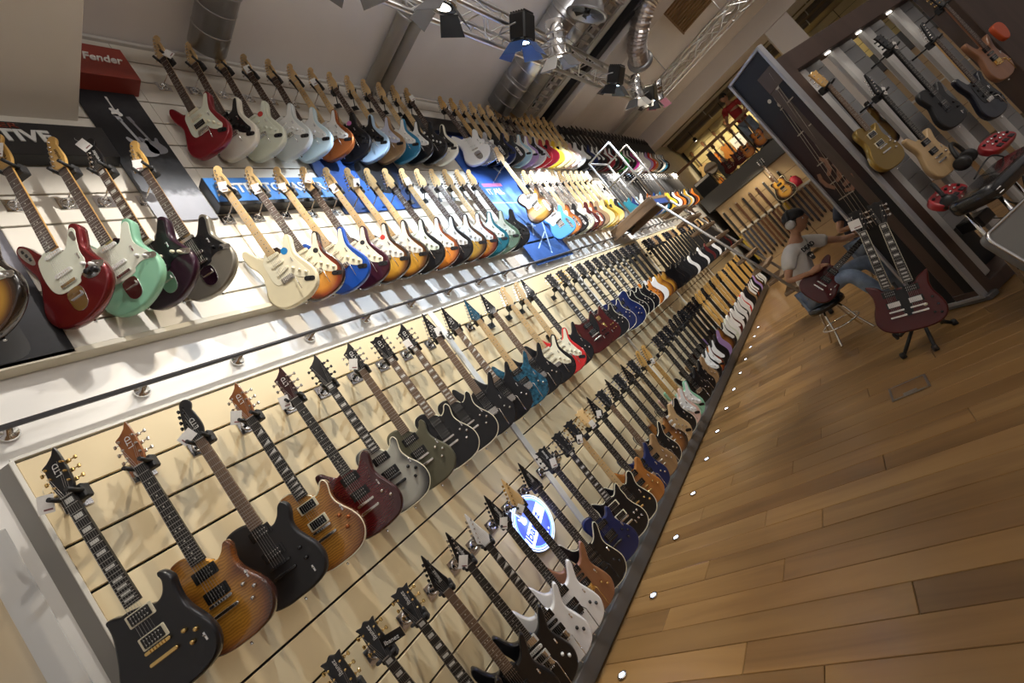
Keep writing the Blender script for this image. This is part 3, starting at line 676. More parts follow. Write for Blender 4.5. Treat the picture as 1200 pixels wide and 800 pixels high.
def ordw(n):
    if n <= 20: return ORD[n - 1]
    return TENS[n // 10] + ('-' + (['', 'first'] + ORD[1:9])[n % 10] if n % 10 else '') if n % 10 else {30: 'thirtieth', 40: 'fortieth', 50: 'fiftieth', 60: 'sixtieth'}[n]
KW = {'strat': 'double-cutaway guitar', 'offset': 'offset-waist guitar', 'tele': 'slab single-cutaway guitar', 'single': 'rounded single-cutaway guitar', 'horned': 'twin-horned guitar', 'viper': 'twin-horned guitar', 'sharp': 'sharp-horned guitar', 'double': 'double-cutaway guitar', 'hollow': 'wide hollow guitar'}
YAW = {'short': -.90, 'top': -.98, 'second': -.92, 'upper': -.72, 'lowest': -.70}
TILT = {'short upper-left row': (-.01, .04), 'top row': (-.07, .07), 'second row': (.04, .01), 'lowest row': (.04, -.05)}
def row(rname, group, z, xs, specs, ystyle, y=2.255, n0=1):
    if rname.split()[0] in ('short', 'top', 'second'): xs = [x * .987 for x in xs]; z *= .987; y = 2.225
    for i, (x, s) in enumerate(zip(xs, specs)):
        s = dict(s); kind = s.pop('k'); cn = s.pop('c'); fin = s.pop('f'); det = s.pop('d', '')
        lod = s.pop('lod', 0 if x < 3.3 else (1 if x < 6.3 else 2))
        yaw = YAW[rname.split()[0]] + s.pop('yaw', 0) + random.uniform(-.04, .04); lean = s.pop('lean', 0) + TILT.get(rname, (0, 0))[1] + random.uniform(-.012, .012)
        lab = '%s %s%s, %s in the %s' % (cn, KW[kind], (' with ' + det) if det and len(det.split()) < 5 else '', ordw(n0 + i), rname)
        dy = s.pop('y', y)
        if x < 2.7 and cn != 'silver burst': s['logo'] = {'short': 'Fender', 'top': 'Fender', 'second': 'Fender', 'upper': 'LTD', 'lowest': 'Ibanez'}[rname.split()[0]] if not (rname.startswith('lowest') and s.get('headm') is not bk) else None
        guitar(kind, (x, dy, z + H), fin, lab, group, lod=lod, yaw=yaw, lean=lean, tilt=s.pop('tilt', 0) + TILT.get(rname, (0, 0))[0], **s)
        if x < 8.5: hanger(x, dy, z + H, '%s guitar, %s in the %s' % (cn, ordw(n0 + i), rname), 0 if x < 3.0 else 1, ystyle, yaw)
def G(k, c, f, **kw): return dict(k=k, c=c, f=f, **kw)
# --- upper left row of offset guitars
row('short upper-left row', 'offset guitars in the upper-left row', 2.275, [.40, .69, .885, 1.04, 1.235], [
    G('offset', 'sunburst', gsb, pg=MN, neck='amberrose', d='mint pickguard'),
    G('offset', 'dark red metallic', deepred, pg=MN, neck='amberrose', d='mint pickguard', card=(30, 120, 30), inlay='dot', pgk='jag'),
    G('offset', 'seafoam green', seafoam, pg=MN, neck='amberrose', d='parchment pickguard'),
    G('offset', 'dark burgundy', plum, pg=BK, pum=ivory, neck='amberrose', headm=bk, d='black pickguard', card=(-12, 190, -20), kn=ivory, inlay='block'),
    G('offset', 'taupe silver', taupe, pg=BK, pum=nickel, neck='amberrose', d='black pickguard', card=(0, 60, 20), kn=BK)], 'up')
# --- top row under the ceiling
S_ = 'strat'
B1 = [G(S_, 'dark red', P('dark_red', (.24, .012, .02), .2), pg=MN, neck='rosewood', d='mint pickguard', card=(40, 10, -30), pu='ssh', pum=ivory), G(S_, 'cream', ivoryp, pg=BK, pum=BK, neck='rosewood', d='black pickguard'), G(S_, 'sage white', sage, pg=MN, pum=MN, neck='rosewood', d='red sticker', st=[(72, -500, .021, str_)]),
      G(S_, 'pale grey', palegrey, pg=WH, neck='rosewood', d='white pickguard', card=(10, 60, 0)), G(S_, 'pale blue', paleblue, pg=WH, neck='rosewood', d='white pickguard'), G(S_, 'copper', copper, pg=WH, neck='maple', d='white pickguard'),
      G(S_, 'gloss black', bk, pg=BK, pum=BK, neck='maple', d='pink sticker', card=(0, 60, 0), st=[(72, -495, .022, stp)]), G(S_, 'light blue', P('light_blue', (.45, .62, .80)), pg=BK, pum=BK, neck='rosewood', d='black pickguard'), G(S_, 'natural brown', natdark, pg=P('lavender_guard', (.60, .62, .75)), neck='maple', d='lavender pickguard'),
      G(S_, 'lake blue', lakeblue, pg=WH, neck='rosewood', d='white pickguard'), G(S_, 'gloss black', bk, pg=WH, neck='maple', d='white pickguard'), G(S_, 'gloss black', bk, pg=BK, pum=WH, neck='maple', d='black pickguard'), G(S_, 'cream', ivoryp, pg=BK, pum=BK, neck='rosewood', d='black pickguard', card=(30, 60, 0))]
row('top row', 'guitars in the top row', 3.29, [1.785 + .2 * i for i in range(13)], B1, 'up')
B1b = [G('offset', 'white', whitep, pg=WH, neck='amberrose', d='white pickguard', yaw=.2), G('tele', 'chrome silver', silver, pg=WH, neck='amber', d='white pickguard', yaw=.1), G('tele', 'gloss black', bk, pg=WH, neck='maple'), G('strat', 'navy', navy, pg=BK, neck='maple', pum=BK), G('tele', 'gloss black', bk, pg=BK, neck='maple'),
       G('strat', 'sky blue', skyblue, pg=WH, neck='maple'), G('strat', 'lilac', lilac, pg=WH, neck='rosewood'), G('strat', 'silver white', P('silver_white', (.66, .66, .72), .3), pg=BK, neck='rosewood', pum=BK), G('tele', 'red', P('tele_red', (.42, .015, .02), .2), pg=BK, neck='maple'), G('tele', 'crimson', crimson, pg=BK, neck='maple'),
       G('tele', 'yellow', yellow, pg=WH, neck='maple'), G('tele', 'pale yellow', paleyellow, pg=BK, neck='maple'), G('tele', 'natural', nat, pg=WH, neck='maple'), G('tele', 'pink tan', pink, pg=WH, neck='maple'), G('strat', 'white', whitep, pg=WH, neck='maple')]
row('top row', 'guitars in the top row', 3.28, [4.75 + .2 * i for i in range(15)], B1b, 'up', n0=14)
cols = [('gloss black', bk), ('navy', navy), ('dark red', cherry), ('crimson', crimson), ('silver', silver), ('vivid green', green), ('burgundy', burgundy), ('purple', purple), ('magenta', P('magenta', (.40, .02, .20))), ('white', whitep), ('lilac', lilac), ('red', red), ('orange', orange), ('white', whitep), ('taupe', taupe), ('lake blue', lakeblue)]
seq = [0, 1, 0, 0, 2, 3, 0, 2, 0, 5, 6, 0, 8, 4, 9, 13, 9, 10, 11, 12, 14, 0, 9, 15, 0]
row('top row', 'guitars in the top row', 3.24, [7.8 + .21 * i for i in range(25)], [G('sharp' if q % 3 else 'strat', cols[q][0], cols[q][1], neck='ebony', head='blade', headm=bk, pg=WH) for q in seq], 'up', n0=29)
# --- second row
B2 = [G(S_, 'cream', cream, pg=IV, pum=ivory, neck='mapleb', d='blue round sticker', card=(8, 70, 20), st=[(75, -500, .022, stb), (48, -462, .010, stk)]), G(S_, 'sunburst', tsb, pg=IV, pum=ivory, neck='rosewood', d='cream pickguard', card=(5, 50, 10), st=[(78, -530, .017, stk)]), G(S_, 'deep blue', blue, pg=IV, pum=ivory, neck='mapleb', d='cream pickguard', card=(0, 60, 20)),
      G(S_, 'burgundy', burgundy, pg=IV, pum=ivory, neck='rosewood', d='cream pickguard', card=(45, 105, 40), st=[(75, -520, .017, stk)]), G(S_, 'golden sunburst', gsb, pg=WH, neck='mapleb', d='red sticker', card=(-5, 40, 0), st=[(72, -505, .019, str_)]), G(S_, 'golden sunburst', gsb, pg=WH, neck='mapleb', d='white pickguard', card=(45, 60, 30)),
      G(S_, 'gloss black', bk, pg=P('mint_guard', (.72, .82, .72)), neck='mapleb', d='pale mint pickguard'), G(S_, 'orange sunburst', osb, pg=WH, neck='rosewood', d='white pickguard'), G(S_, 'gloss black', bk, pg=WH, neck='mapleb', d='white pickguard', card=(20, 80, 10)),
      G(S_, 'golden brown sunburst', gsb, pg=WH, neck='rosewood', d='white pickguard'), G(S_, 'brown sunburst', tsb, pg=WH, neck='rosewood', d='white pickguard'), G(S_, 'dark teal', teal, pg=MN, neck='mapleb', d='mint pickguard'), G(S_, 'sage green', sagegreen, pg=MN, neck='rosewood', d='mint pickguard'),
      G(S_, 'gloss black', bk, pg=BK, pum=BK, neck='rosewood', d='black pickguard')]
for s in B2: s['yaw'] = .02
row('second row', 'guitars in the second row', 2.09, [1.60 + .1985 * i for i in range(14)], B2, 'up')
TL = [G('tele', 'bright blue', telblue, pg=WH, neck='rosewood', d='white pickguard'), G('tele', 'orange sunburst', osb, pg=WH, neck='rosewood'), G('tele', 'gloss black', bk, pg=WH, neck='mapleb'), G('tele', 'pale mint', sage, pg=MN, neck='rosewood'), G('tele', 'dark red', cherry, pg=WH, neck='rosewood'),
      G('tele', 'sunburst', tsb, pg=MN, neck='amber'), G('tele', 'dark brown', natdark, pg=BK, neck='mapleb'), G('tele', 'cream yellow', paleyellow, pg=WH, neck='mapleb'), G('tele', 'yellow', yellow, pg=BK, neck='mapleb'), G('tele', 'butter yellow', P('butter', (.76, .52, .10)), pg=BK, neck='mapleb'), G('tele', 'gloss black', bk, pg=BK, neck='maple')]
row('second row', 'guitars in the second row', 2.09, [5.33 + .2 * i for i in range(11)], TL, 'up', n0=16)
seq = [('dark teal', teal), ('navy', navy), ('sky blue', skyblue), ('white', whitep), ('gloss black', bk), ('red brown', copper), ('orange red', P('orange_red', (.52, .08, .02))), ('blue', blue), ('white', whitep), ('lake blue', lakeblue), ('gloss black', bk), ('yellow', yellow), ('golden yellow', yellow), ('gloss black', bk), ('white', whitep), ('sunburst', tsb), ('amber', orange), ('gloss black', bk), ('silver', silver), ('golden yellow', yellow), ('white', whitep), ('gloss black', bk), ('sunburst', tsb), ('amber', orange)]
row('second row', 'guitars in the second row', 2.09, [8.0 + .215 * i for i in range(24)], [G('sharp' if i % 2 else 'single', n, f, neck='ebony', head='three', headm=bk) for i, (n, f) in enumerate(seq)], 'up', n0=27)
# --- third row (top of the beige panels)
C = [G('viper', 'gloss black', bk, neck='ebony', head='slant', headm=bk, hw=gold, pum=IV, inlay='block', d='gold hardware', card=(-48, 40, 20), bind=False), G('single', 'amber sunburst', asb, neck='ebony', head='slant', headm=headamber, d='black pickups', yaw=0),
     G('tele', 'satin black', satinblack, neck='brown', head='six', headm=satinblack, hw=blackmetal, pu='hh', inlay=None, br='tune', card=(0, 45, 70)), G('single', 'amber flame', fsb, neck='ebony', head='slant', headm=headamber, pum=ivory, bind=True, kn=copper, inlay='shark', d='cream pickup rings', card=(-30, 60, 30)),
     G('double', 'dark red flame', rsb, neck='ebony', head='slant', headm=rsb, d='flamed top', card=(-40, 40, 10)), G('single', 'silver burst', ssb, neck='ebony', head='slant', headm=bk, bind=True, inlay='block', d='white binding', hw=blackmetal, kn=BK),
     G('single', 'olive satin', olive, neck='brown', head='slant', headm=bk, inlay=None, d='brown fingerboard', card=(-5, 80, 30)), G('single', 'gloss black', bk, neck='brown', head='three', headm=bk, bind=True, inlay='block', d='white binding'), G('single', 'gloss black', bk, neck='brown', head='slant', headm=bk, bind=True, inlay='block', d='white binding', card=(-20, 70, 0)),
     G('sharp', 'gloss black', bk, neck='brown', head='blade', headm=bk, inlay=None, pu='hh', d='plain fingerboard', card=(30, 60, 10)), G('sharp', 'gloss black', bk, neck='brown', head='blade', headm=bk, inlay='shark', pu='hh', d='sharktooth inlays'), G('sharp', 'blue quilt', qblue, neck='maple', head='blade', headm=qblue, pu='hh', d='maple neck'),
     G('sharp', 'black', bk, neck='brown', head='blade', headm=bk, pu='hh', d='dark neck'), G('strat', 'gloss black', bk, pg=IV, pum=ivory, neck='mapleb', d='cream pickguard'), G('strat', 'bright red', red, pg=IV, pum=ivory, neck='mapleb', d='cream pickguard'), G('sharp', 'black', bk, neck='ebony', head='blade', headm=bk, pu='hh', d='dark fingerboard')]
row('upper beige-panel row', 'guitars in the upper beige-panel row', .70, [.31, .53, .755, .98, 1.215, 1.425, 1.655, 1.88, 2.10, 2.345, 2.56, 2.835, 3.06, 3.34, 3.57, 3.73], C, 'flat')
C2 = [G('horned', 'cherry red', cherry, neck='ebony', head='three', headm=bk, inlay='block', pg=BK), G('horned', 'dark cherry', cherry, neck='ebony', head='three', headm=bk, inlay='block', pum=gold, hw=gold), G('single', 'gloss black', bk, neck='ebony', head='three', headm=bk, inlay='block', bind=True), G('single', 'navy', navy, neck='ebony', head='three', headm=bk, bind=True, inlay='block'),
      G('hollow', 'dark blue', navy, neck='ebony', head='three', headm=bk, bind=True, inlay='block'), G('single', 'gloss black', bk, neck='ebony', head='three', headm=bk, bind=True, inlay='block', pg=None), G('single', 'gloss black', bk, neck='ebony', head='three', headm=bk, bind=True, inlay='block'), G('single', 'cream edged black', bk, neck='ebony', head='three', headm=bk, bind=True, inlay='block'),
      G('single', 'orange sunburst', osb, neck='ebony', head='three', headm=bk, bind=True, inlay='block'), G('single', 'white', whitep, neck='ebony', head='three', headm=bk, inlay='block'), G('single', 'amber sunburst', asb, neck='ebony', head='three', headm=bk, inlay='block'), G('single', 'golden sunburst', gsb, neck='ebony', head='three', headm=bk, inlay='block')]
row('upper beige-panel row', 'guitars in the upper beige-panel row', .69, [4.22 + .248 * i for i in range(12)], C2, 'flat', n0=17)
seq = [0, 0, 0, 0, 0, 13, 0, 0, 0, 13, 0, 0, 2, 0, 0, 9, 0, 0, 9, 0, 0, 0, 2, 0]
row('upper beige-panel row', 'guitars in the upper beige-panel row', .68, [7.5 + .225 * i for i in range(24)], [G('single' if i % 3 else 'horned', cols[q][0], cols[q][1], neck='ebony', head='three', headm=(bk, bk, natdark, bk, maple)[i % 5]) for i, q in enumerate(seq)], 'flat', n0=29)
# --- lowest row
D = [G('hollow', 'black', bk, neck='ebony', head='three', headm=bk, hw=gold, bind=True, inlay='block', d='gold tuners'), G('hollow', 'black', bk, neck='ebony', head='three', headm=bk, hw=gold, inlay='block', bind=True, d='gold hardware'), G('single', 'dark', bk, neck='ebony', head='three', headm=bk, hw=gold, inlay='block', d='gold tuners'),
     G('sharp', 'satin black', bk, neck='brown', head='blade', headm=bk, pu='hh', d='black hardware', hw=blackmetal), G('sharp', 'gloss black', bk, pg=parch, pum=parch, neck='ebony', head='blade', headm=bk, d='grey pickguard', card=(5, 60, 40), kn=parch), G('sharp', 'white', whitep, pg=parch, neck='ebony', head='blade', headm=whitep, d='pearl pickguard', pum=BK, kn=BK, inlay='shark'),
     G('sharp', 'blue-lit white', whitep, neck='ebony', head='blade', headm=bk, d='no pickguard', hw=blackmetal, card=(10, 40, 40), pu='hh'), G('sharp', 'natural mahogany', mahb, neck='ebony', head='blade', headm=maple, d='gold bridge', hw=gold, card=(0, 10, 60)), G('sharp', 'dark brown', bk, neck='ebony', head='blade', headm=bk, bind=True, d='white binding', hw=blackmetal),
     G('single', 'navy black', navy, neck='ebony', head='three', headm=bk, d='black hardware', hw=blackmetal, card=(20, 70, 20)), G('horned', 'gloss black', bk, neck='ebony', head='three', headm=bk, pum=ivory, bind=True, inlay='block', d='cream pickups'), G('double', 'black', bk, neck='mapleb', head='three', headm=bk, bind=True, hw=gold, d='maple fingerboard', card=(0, 40, 30)),
     G('double', 'amber mahogany', orangewood, neck='ebony', head='three', headm=maple, hw=gold, card=(10, 50, 0)), G('sharp', 'navy blue', navy, neck='ebony', head='blade', headm=bk, card=(0, 60, 30)), G('double', 'dark brown', natdark, neck='brown', head='three', headm=bk), G('sharp', 'black', bk, neck='ebony', head='blade', headm=bk, bind=True),
     G('single', 'brown sunburst', bsb, neck='ebony', head='three', headm=bk), G('strat', 'pale tan', nat, neck='ebony', head='blade', headm=bk), G('double', 'black', bk, neck='ebony', head='three', headm=bk, bind=True), G('strat', 'shell pink', pink, pg=WH, neck='amber'), G('strat', 'mint green', seafoam, pg=WH, neck='amber', card=(0, 20, 20))]
row('lowest row', 'guitars in the lowest row', -.54, [.72, .90, 1.105, 1.30, 1.49, 1.66, 1.85, 2.035, 2.24, 2.50, 2.74, 2.95, 3.17, 3.38, 3.60, 3.81, 4.02, 4.24, 4.45, 4.67, 4.88], D, 'flat', y=2.235)
seq = [('black', bk, 'sharp'), ('black', bk, 'sharp'), ('brown', natdark, 'double'), ('black', bk, 'strat'), ('sunburst', tsb, 'strat'), ('black', bk, 'strat'), ('purple edged black', bk, 'sharp'), ('lilac', lilac, 'sharp'), ('dark sunburst', bsb, 'horned'), ('black', bk, 'strat'), ('sage white', sage, 'strat'), ('white', whitep, 'strat'), ('dark red', cherry, 'strat'), ('white', whitep, 'strat'), ('black', bk, 'strat'), ('white', whitep, 'strat'), ('black', bk, 'strat'), ('white', whitep, 'strat'), ('red', red, 'strat'), ('white', whitep, 'strat')]
far = [seq[i % len(seq)] for i in range(32)]
row('lowest row', 'guitars in the lowest row', -.54, [5.35 + .235 * i for i in range(32)], [G(k, n, f, pg=WH if k == 'strat' else None, neck='amber' if i > 8 and i % 3 else 'ebony', head='six' if k == 'strat' else 'three', headm=None if i > 8 and i % 3 else bk, card=None) for i, (n, f, k) in enumerate(far)], 'flat', y=2.235, n0=22)

for o in list(COL.objects):
    if o.get('label', '').startswith('black wide hollow guitar with gold hardware'):
        c = MB().add([(0, 0, 0), (.10, -.004, -.012), (.10, -.004, -.056), (0, 0, -.050), (.05, -.016, -.002), (.05, -.016, -.050)], [(0, 4, 5, 3), (4, 1, 2, 5)]).build('cloth_tag', pblack, o, (.022, -.02, .085), (0, .1, 0))
        text('Ibanez', .026, mat('tag_print', (.8, .8, .8), .5), c, (.012, -.017, -.036), (PI / 2, .12, 0), .0004)
# ------------------------------------------------------------------ signs and pictures on the slatwall
guitar('tele', (4.76, 2.10, 2.28 + H), gsb, 'sunburst slab guitar with white pickguard hanging before the blue banner', 'guitars in the second row', pg=WH, neck='mapleb', lod=0, yaw=-.95, tilt=.13)
hanger(4.76, 2.10, 2.28 + H, 'sunburst guitar before the blue banner', 0, 'up', -.95)
sign_white = mat('sign_white', (.82, .82, .80), .4); board_k = mat('poster_black', (.018, .018, .020), .35)
t = thing('box_sign', 'red box sign with white script lettering under the ceiling at upper left', 'sign', (1.295, 2.335, 3.195 + H))
MB().box((0, 0, 0), (.53, .13, .27), .004).build('box', mat('sign_red', (.27, .035, .022), .45), t)
text('Fender', .088, sign_white, t, (.018, -.067, -.012), FACE, .003, .35, bold=.002, sx=.80)
t = thing('box_sign', 'black box sign with white block capitals above the offset guitars', 'sign', (.70, 2.36, 2.56 + H))
MB().box((0, 0, 0), (1.0, .075, .225), .003).build('box', board_k, t)
text('NATIVE', .105, mat('sign_pale', (.66, .66, .64), .4), t, (-.095, -.04, -.022), FACE, .004, -.12, bold=.004, sx=.98)
text('DER', .045, mat('sign_dull_red', (.22, .04, .02), .5), t, (.02, -.04, .066), FACE, .002, 0, sx=1.5)
t = thing('box_sign', 'bright blue box sign with white capitals behind the second row', 'sign', (2.02, 2.355, 2.165 + H))
MB().box((0, .0, .0), (.96, .08, .23), .003).build('box', board_k, t)
MB().box((0, -.0415, .012), (.95, .004, .195), .001).build('front', mat('sign_blue', (.06, .22, .58), .35), t)
text('STRATOCASTER', .105, sign_white, t, (-.36, -.045, -.015), FACE, .004, 0, bold=.003, sx=.92)
t = thing('box_sign', 'long black box sign with small white letters behind the top row', 'sign', (5.0, 2.365, 3.10 + H))
MB().box((0, 0, 0), (1.9, .06, .21), .003).build('box', board_k, t); text('TELE', .09, sign_white, t, (-.12, -.032, .02), FACE, .002, bold=.002)
def gtr_print(parent, x, z, s, m, ang, name='printed_guitar', kind='tele', y=-.006):
    """the flat printed outline of a guitar on a poster"""
    mb = MB(); mb.plate([(a * s, b * s + .45 * s) for a, b in sc(OUT[kind], 2)], -.0006, 0)
    mb.box((0, -.0003, .22 * s), (.045 * s, .0006, .52 * s)); mb.box((.004 * s, -.0003, .53 * s), (.07 * s, .0006, .15 * s))
    return mb.build(name, m, parent, (x, y, z), (0, ang, 0))
def photo(name, stops, scale=6, axis='Z', size=1, detail=5, contrast=.35):
    """a printed picture: tones running down the sheet, broken up by blotches"""
    m, nt, b = nodes(name); L = nt.links; tc = nt.nodes.new('ShaderNodeTexCoord')
    sp = nt.nodes.new('ShaderNodeSeparateXYZ'); L.new(tc.outputs['Generated'], sp.inputs[0])
    n = nt.nodes.new('ShaderNodeTexNoise'); n.inputs['Scale'].default_value = scale; n.inputs['Detail'].default_value = detail
    L.new(tc.outputs['Object'], n.inputs['Vector'])
    a = nt.nodes.new('ShaderNodeMath'); a.operation = 'MULTIPLY_ADD'; a.inputs[1].default_value = contrast
    L.new(n.outputs['Fac'], a.inputs[0]); L.new(sp.outputs[axis], a.inputs[2])
    s = nt.nodes.new('ShaderNodeMath'); s.operation = 'SUBTRACT'; s.inputs[1].default_value = contrast / 2; L.new(a.outputs[0], s.inputs[0])
    r = ramp(nt, stops); L.new(s.outputs[0], r.inputs['Fac']); L.new(r.outputs['Color'], b.inputs['Base Color']); b.inputs['Roughness'].default_value = .55; b.inputs['Specular IOR Level'].default_value = .25
    return m
t = thing('tall_poster', 'tall black and white guitar poster hanging under the red sign', 'poster', (1.37, 2.39, 2.55 + H))
MB().box((0, 0, 0), (.32, .010, 1.06), .001).build('sheet', photo('poster_mono', [(.0, (.42, .44, .50)), (.17, (.50, .52, .58)), (.22, (.16, .17, .19)), (.42, (.08, .085, .095)), (.47, (.02, .02, .022)), (.7, (.014, .014, .016)), (.85, (.04, .04, .045)), (1, (.012, .012, .014))], 22, contrast=.10), t)
gtr_print(t, -.01, .36, .17, sign_white, .0)
gtr_print(t, .01, .10, .36, mat('print_grey', (.42, .43, .46), .4), -.15, kind='strat'); gtr_print(t, .07, .11, .32, mat('print_grey2', (.22, .22, .24), .4), -.18, kind='strat')
t = thing('wall_poster', 'dark guitar close-up poster at the left edge below the sunburst offset guitar', 'poster', (.12, 2.39, 1.72 + H))
MB().box((0, 0, 0), (.92, .010, .76), .001).build('sheet', photo('poster_dark', [(0, (.012, .012, .014)), (.4, (.03, .03, .036)), (.6, (.10, .10, .12)), (.75, (.25, .25, .29)), (1, (.03, .03, .035))], 5, contrast=.6), t)
MB().plate([(x, z) for x, z in rnd_rect(.56, .36, .07)], -.0064, -.0056).build('printed_body', mat('print_dark', (.010, .009, .009), .35), t, (.06, 0, -.18))
MB().tube([(-.45, 0, -.14), (-.05, 0, -.18), (.12, 0, -.13), (.35, 0, -.10)], .012, 6).build('printed_strap', mat('print_tan', (.10, .085, .07), .5), t, (0, -.006, -.03)).scale = (1, .04, 1)
t = thing('wall_poster', 'blue concert poster behind the necks of the second row', 'poster', (2.93, 2.39, 2.30 + H))
MB().box((0, 0, 0), (.94, .010, .66), .001).build('sheet', photo('poster_blue', [(0, (.012, .02, .05)), (.3, (.02, .08, .32)), (.6, (.05, .16, .55)), (.8, (.03, .05, .12)), (1, (.02, .03, .06))], 4, 'X', contrast=.5), t)
MB().lathe([(.21, -.0006), (.21, 0)], 28, ax='Y').build('printed_disc', mat('print_black', (.016, .016, .018), .4), t, (.14, -.0055, .06))
t = thing('tall_banner', 'tall blue stage-light banner between the strat-style and slab guitars of the second row'.replace('strat-style', 'last double-cutaway'), 'banner', (4.88, 2.39, 2.05 + H))
MB().box((0, 0, 0), (.92, .010, 2.0), .001).build('sheet', photo('poster_beams', [(0, (.03, .08, .25)), (.25, (.05, .13, .42)), (.45, (.16, .32, .70)), (.55, (.05, .14, .50)), (.8, (.03, .10, .42)), (1, (.02, .05, .22))], 3.5, contrast=.55), t)
text('IT ALL', .115, sign_white, t, (-.34, -.006, .02), FACE, .001, bold=.003)
bm = mat('print_beam', (.42, .60, .90), .4)
for x0, z0, x1, z1, w in ((-.40, -.10, .25, -.14, .016), (-.10, -.62, .30, -.22, .02), (.0, -.9, .40, -.35, .02), (-.2, -.8, .2, -.60, .015), (-.1, .9, .25, .35, .05), (.05, .95, .4, .5, .04), (-.30, -.45, .1, -.5, .012)):
    d = Vector((x1 - x0, 0, z1 - z0)); 
    MB().box((0, 0, 0), (d.length, .0008, w)).build('printed_beam', bm, t, ((x0 + x1) / 2, -.0056, (z0 + z1) / 2), (0, -math.atan2(d.z, d.x), 0))
MB().box((0, 0, 0), (.40, .0008, .05)).build('printed_line', mat('print_pink', (.62, .22, .45), .4), t, (-.14, -.0056, .16))
t = thing('framed_picture', 'framed picture of brown tuning pegs at the lower left corner', 'picture', (-.15, 2.40, -.05 + H))
MB().box((0, .03, 0), (.60, .06, 1.56), .003).build('frame', mat('frame_grey', (.44, .43, .41), .5), t)
MB().box((-.035, -.002, 0), (.50, .006, 1.50), .001).build('print', photo('print_beige', [(0, (.30, .27, .23)), (.5, (.36, .32, .26)), (1, (.46, .36, .22))], 3, contrast=.3), t)
pg_m = mat('print_brown', (.085, .050, .032), .5, var=.3, scale=20)
MB().plate(sc([(-60, 420), (-10, 330), (30, 210), (40, 150), (90, 140), (110, 110), (90, 80), (55, 60), (70, 10), (130, 0), (150, -30), (135, -60), (90, -80), (110, -150), (160, -160), (170, -200), (110, -230), (40, -260), (-40, -250), (-80, -100), (-100, 60), (-90, 250)], 3), -.0008, 0).build('printed_peghead', pg_m, t, (.015, -.0055, -.20))
# angled return at the panels' near end, shade put into its grey
struct(MB().add([(.19, WY + .055, .1), (.19, WY + .055, .955 + H), (.236, WY - .002, .955 + H), (.236, WY - .002, .1), (.245, WY + .055, .1), (.245, WY + .055, .955 + H)], [(0, 1, 2, 3), (3, 2, 5, 4), (1, 5, 2), (0, 3, 4)]).build('trim_10', mat('return_shaded_grey', (.30, .29, .27), .5)))
# round lit sign low on the wall
def glow(n, c, e): return mat('glow_' + n, c, .4, emit=e, ecol=c)
t = thing('round_lit_sign', 'round glowing blue and white sign behind the lowest row', 'sign', (2.16, 2.382, -.705 + H))
MB().lathe([(.188, .016), (.188, -.004), (.184, -.008), (.16, -.008)], 48, ax='Y').build('case', mat('sign_case', (.05, .06, .22), .4), t)
MB().lathe([(.183, -.0085), (.05, -.0088), (.001, -.0088)], 48, ax='Y').build('face', glow('face', (.12, .18, .85), .9), t)
def ringm(r0, r1, name, m, y):
    n = 48; vs = [(r * math.cos(2 * PI * k / n), y, r * math.sin(2 * PI * k / n)) for r in (r0, r1) for k in range(n)]
    return MB().add(vs, [(k, (k + 1) % n, n + (k + 1) % n, n + k) for k in range(n)]).build(name, m, t)
gw = glow('white', (.72, .86, 1.0), 1.25); gb = glow('blue', (.02, .05, .55), .8)
ringm(.176, .184, 'ring', gw, -.0092); ringm(.160, .170, 'ring', gw, -.0092); ringm(.148, .156, 'ring', glow('cyan', (.30, .62, 1), 1.0), -.0092)
MB().box((0, 0, 0), (.30, .0008, .085)).build('band', gw, t, (0, -.0094, -.015), (0, -.38, 0))
text('Ibanez', .088, gb, t, (-.130, -.0104, -.085), (PI / 2, -.38, 0), .0005, .2, bold=.001)
gtr_print(t, -.075, .085, .15, gw, -.35, y=-.0096, kind='strat')
for k in range(3): MB().lathe([(.008, -.0006), (.008, 0)], 8, ax='Y').build('star', gw, t, (.02 + .03 * k, -.0095, -.125 + .012 * k))
l = bpy.data.lights.new('sign_glow', 'POINT'); l.energy = 2.2; l.color = (.35, .42, 1); l.shadow_soft_size = .1
o = bpy.data.objects.new('sign_glow', l); COL.objects.link(o); o.location = (2.16, 2.30, -.705 + H)
# ------------------------------------------------------------------ under the ceiling
duct_m = mat('spiral_duct', (.50, .50, .51), .3, .9, var=.12, scale=5); pipe_m = mat('painted_pipe', (.50, .48, .44), .5)
def spiral(name, label, x, z, r, y0, y1, m, cat='duct', bands=True, group=None):
    t = thing(name, label, cat, (x, (y0 + y1) / 2, z + H), group=group)
    L_ = (y1 - y0) / 2
    prof = [(r, -L_)]
    if False:
        k = 0
        for i in range(k):
            h = -L_ + .14 * (i + .5); prof += [(r, h - .006), (r + .004, h), (r, h + .006)]
    prof.append((r, L_))
    MB().lathe(prof, 24, ax='Y').build('shell', m, t)
    if bands:
        ring = MB().lathe([(r + .0005, -.004), (r + .003, 0), (r + .0005, .004)], 24, ax='Y').mesh('seam', steel)
        for i in range(int((y1 - y0) / .16)): put('seam', ring, None, t, (0, -L_ + .08 + .16 * i, 0))
    for h in (-L_ * .5, L_ * .55): MB().lathe([(r + .006, h - .012), (r + .010, h), (r + .006, h + .012)], 24, ax='Y').build('strap', steel, t)
    return t
spiral('ventilation_duct', 'short silver duct meeting the wall above the first top-row guitars', 2.12, 3.42, .125, .2, 2.19, duct_m)
spiral('ceiling_pipe', 'left one of the two plain grey pipes crossing the ceiling', 3.80, 3.52, .066, -1.5, 2.42, pipe_m, 'pipe', False)
spiral('ceiling_pipe', 'right one of the two plain grey pipes crossing the ceiling', 3.97, 3.52, .066, -1.5, 2.42, pipe_m, 'pipe', False)
spiral('ventilation_duct', 'wide silver spiral duct, left one of the pair behind the truss', 5.92, 3.40, .175, .35, 2.17, duct_m)
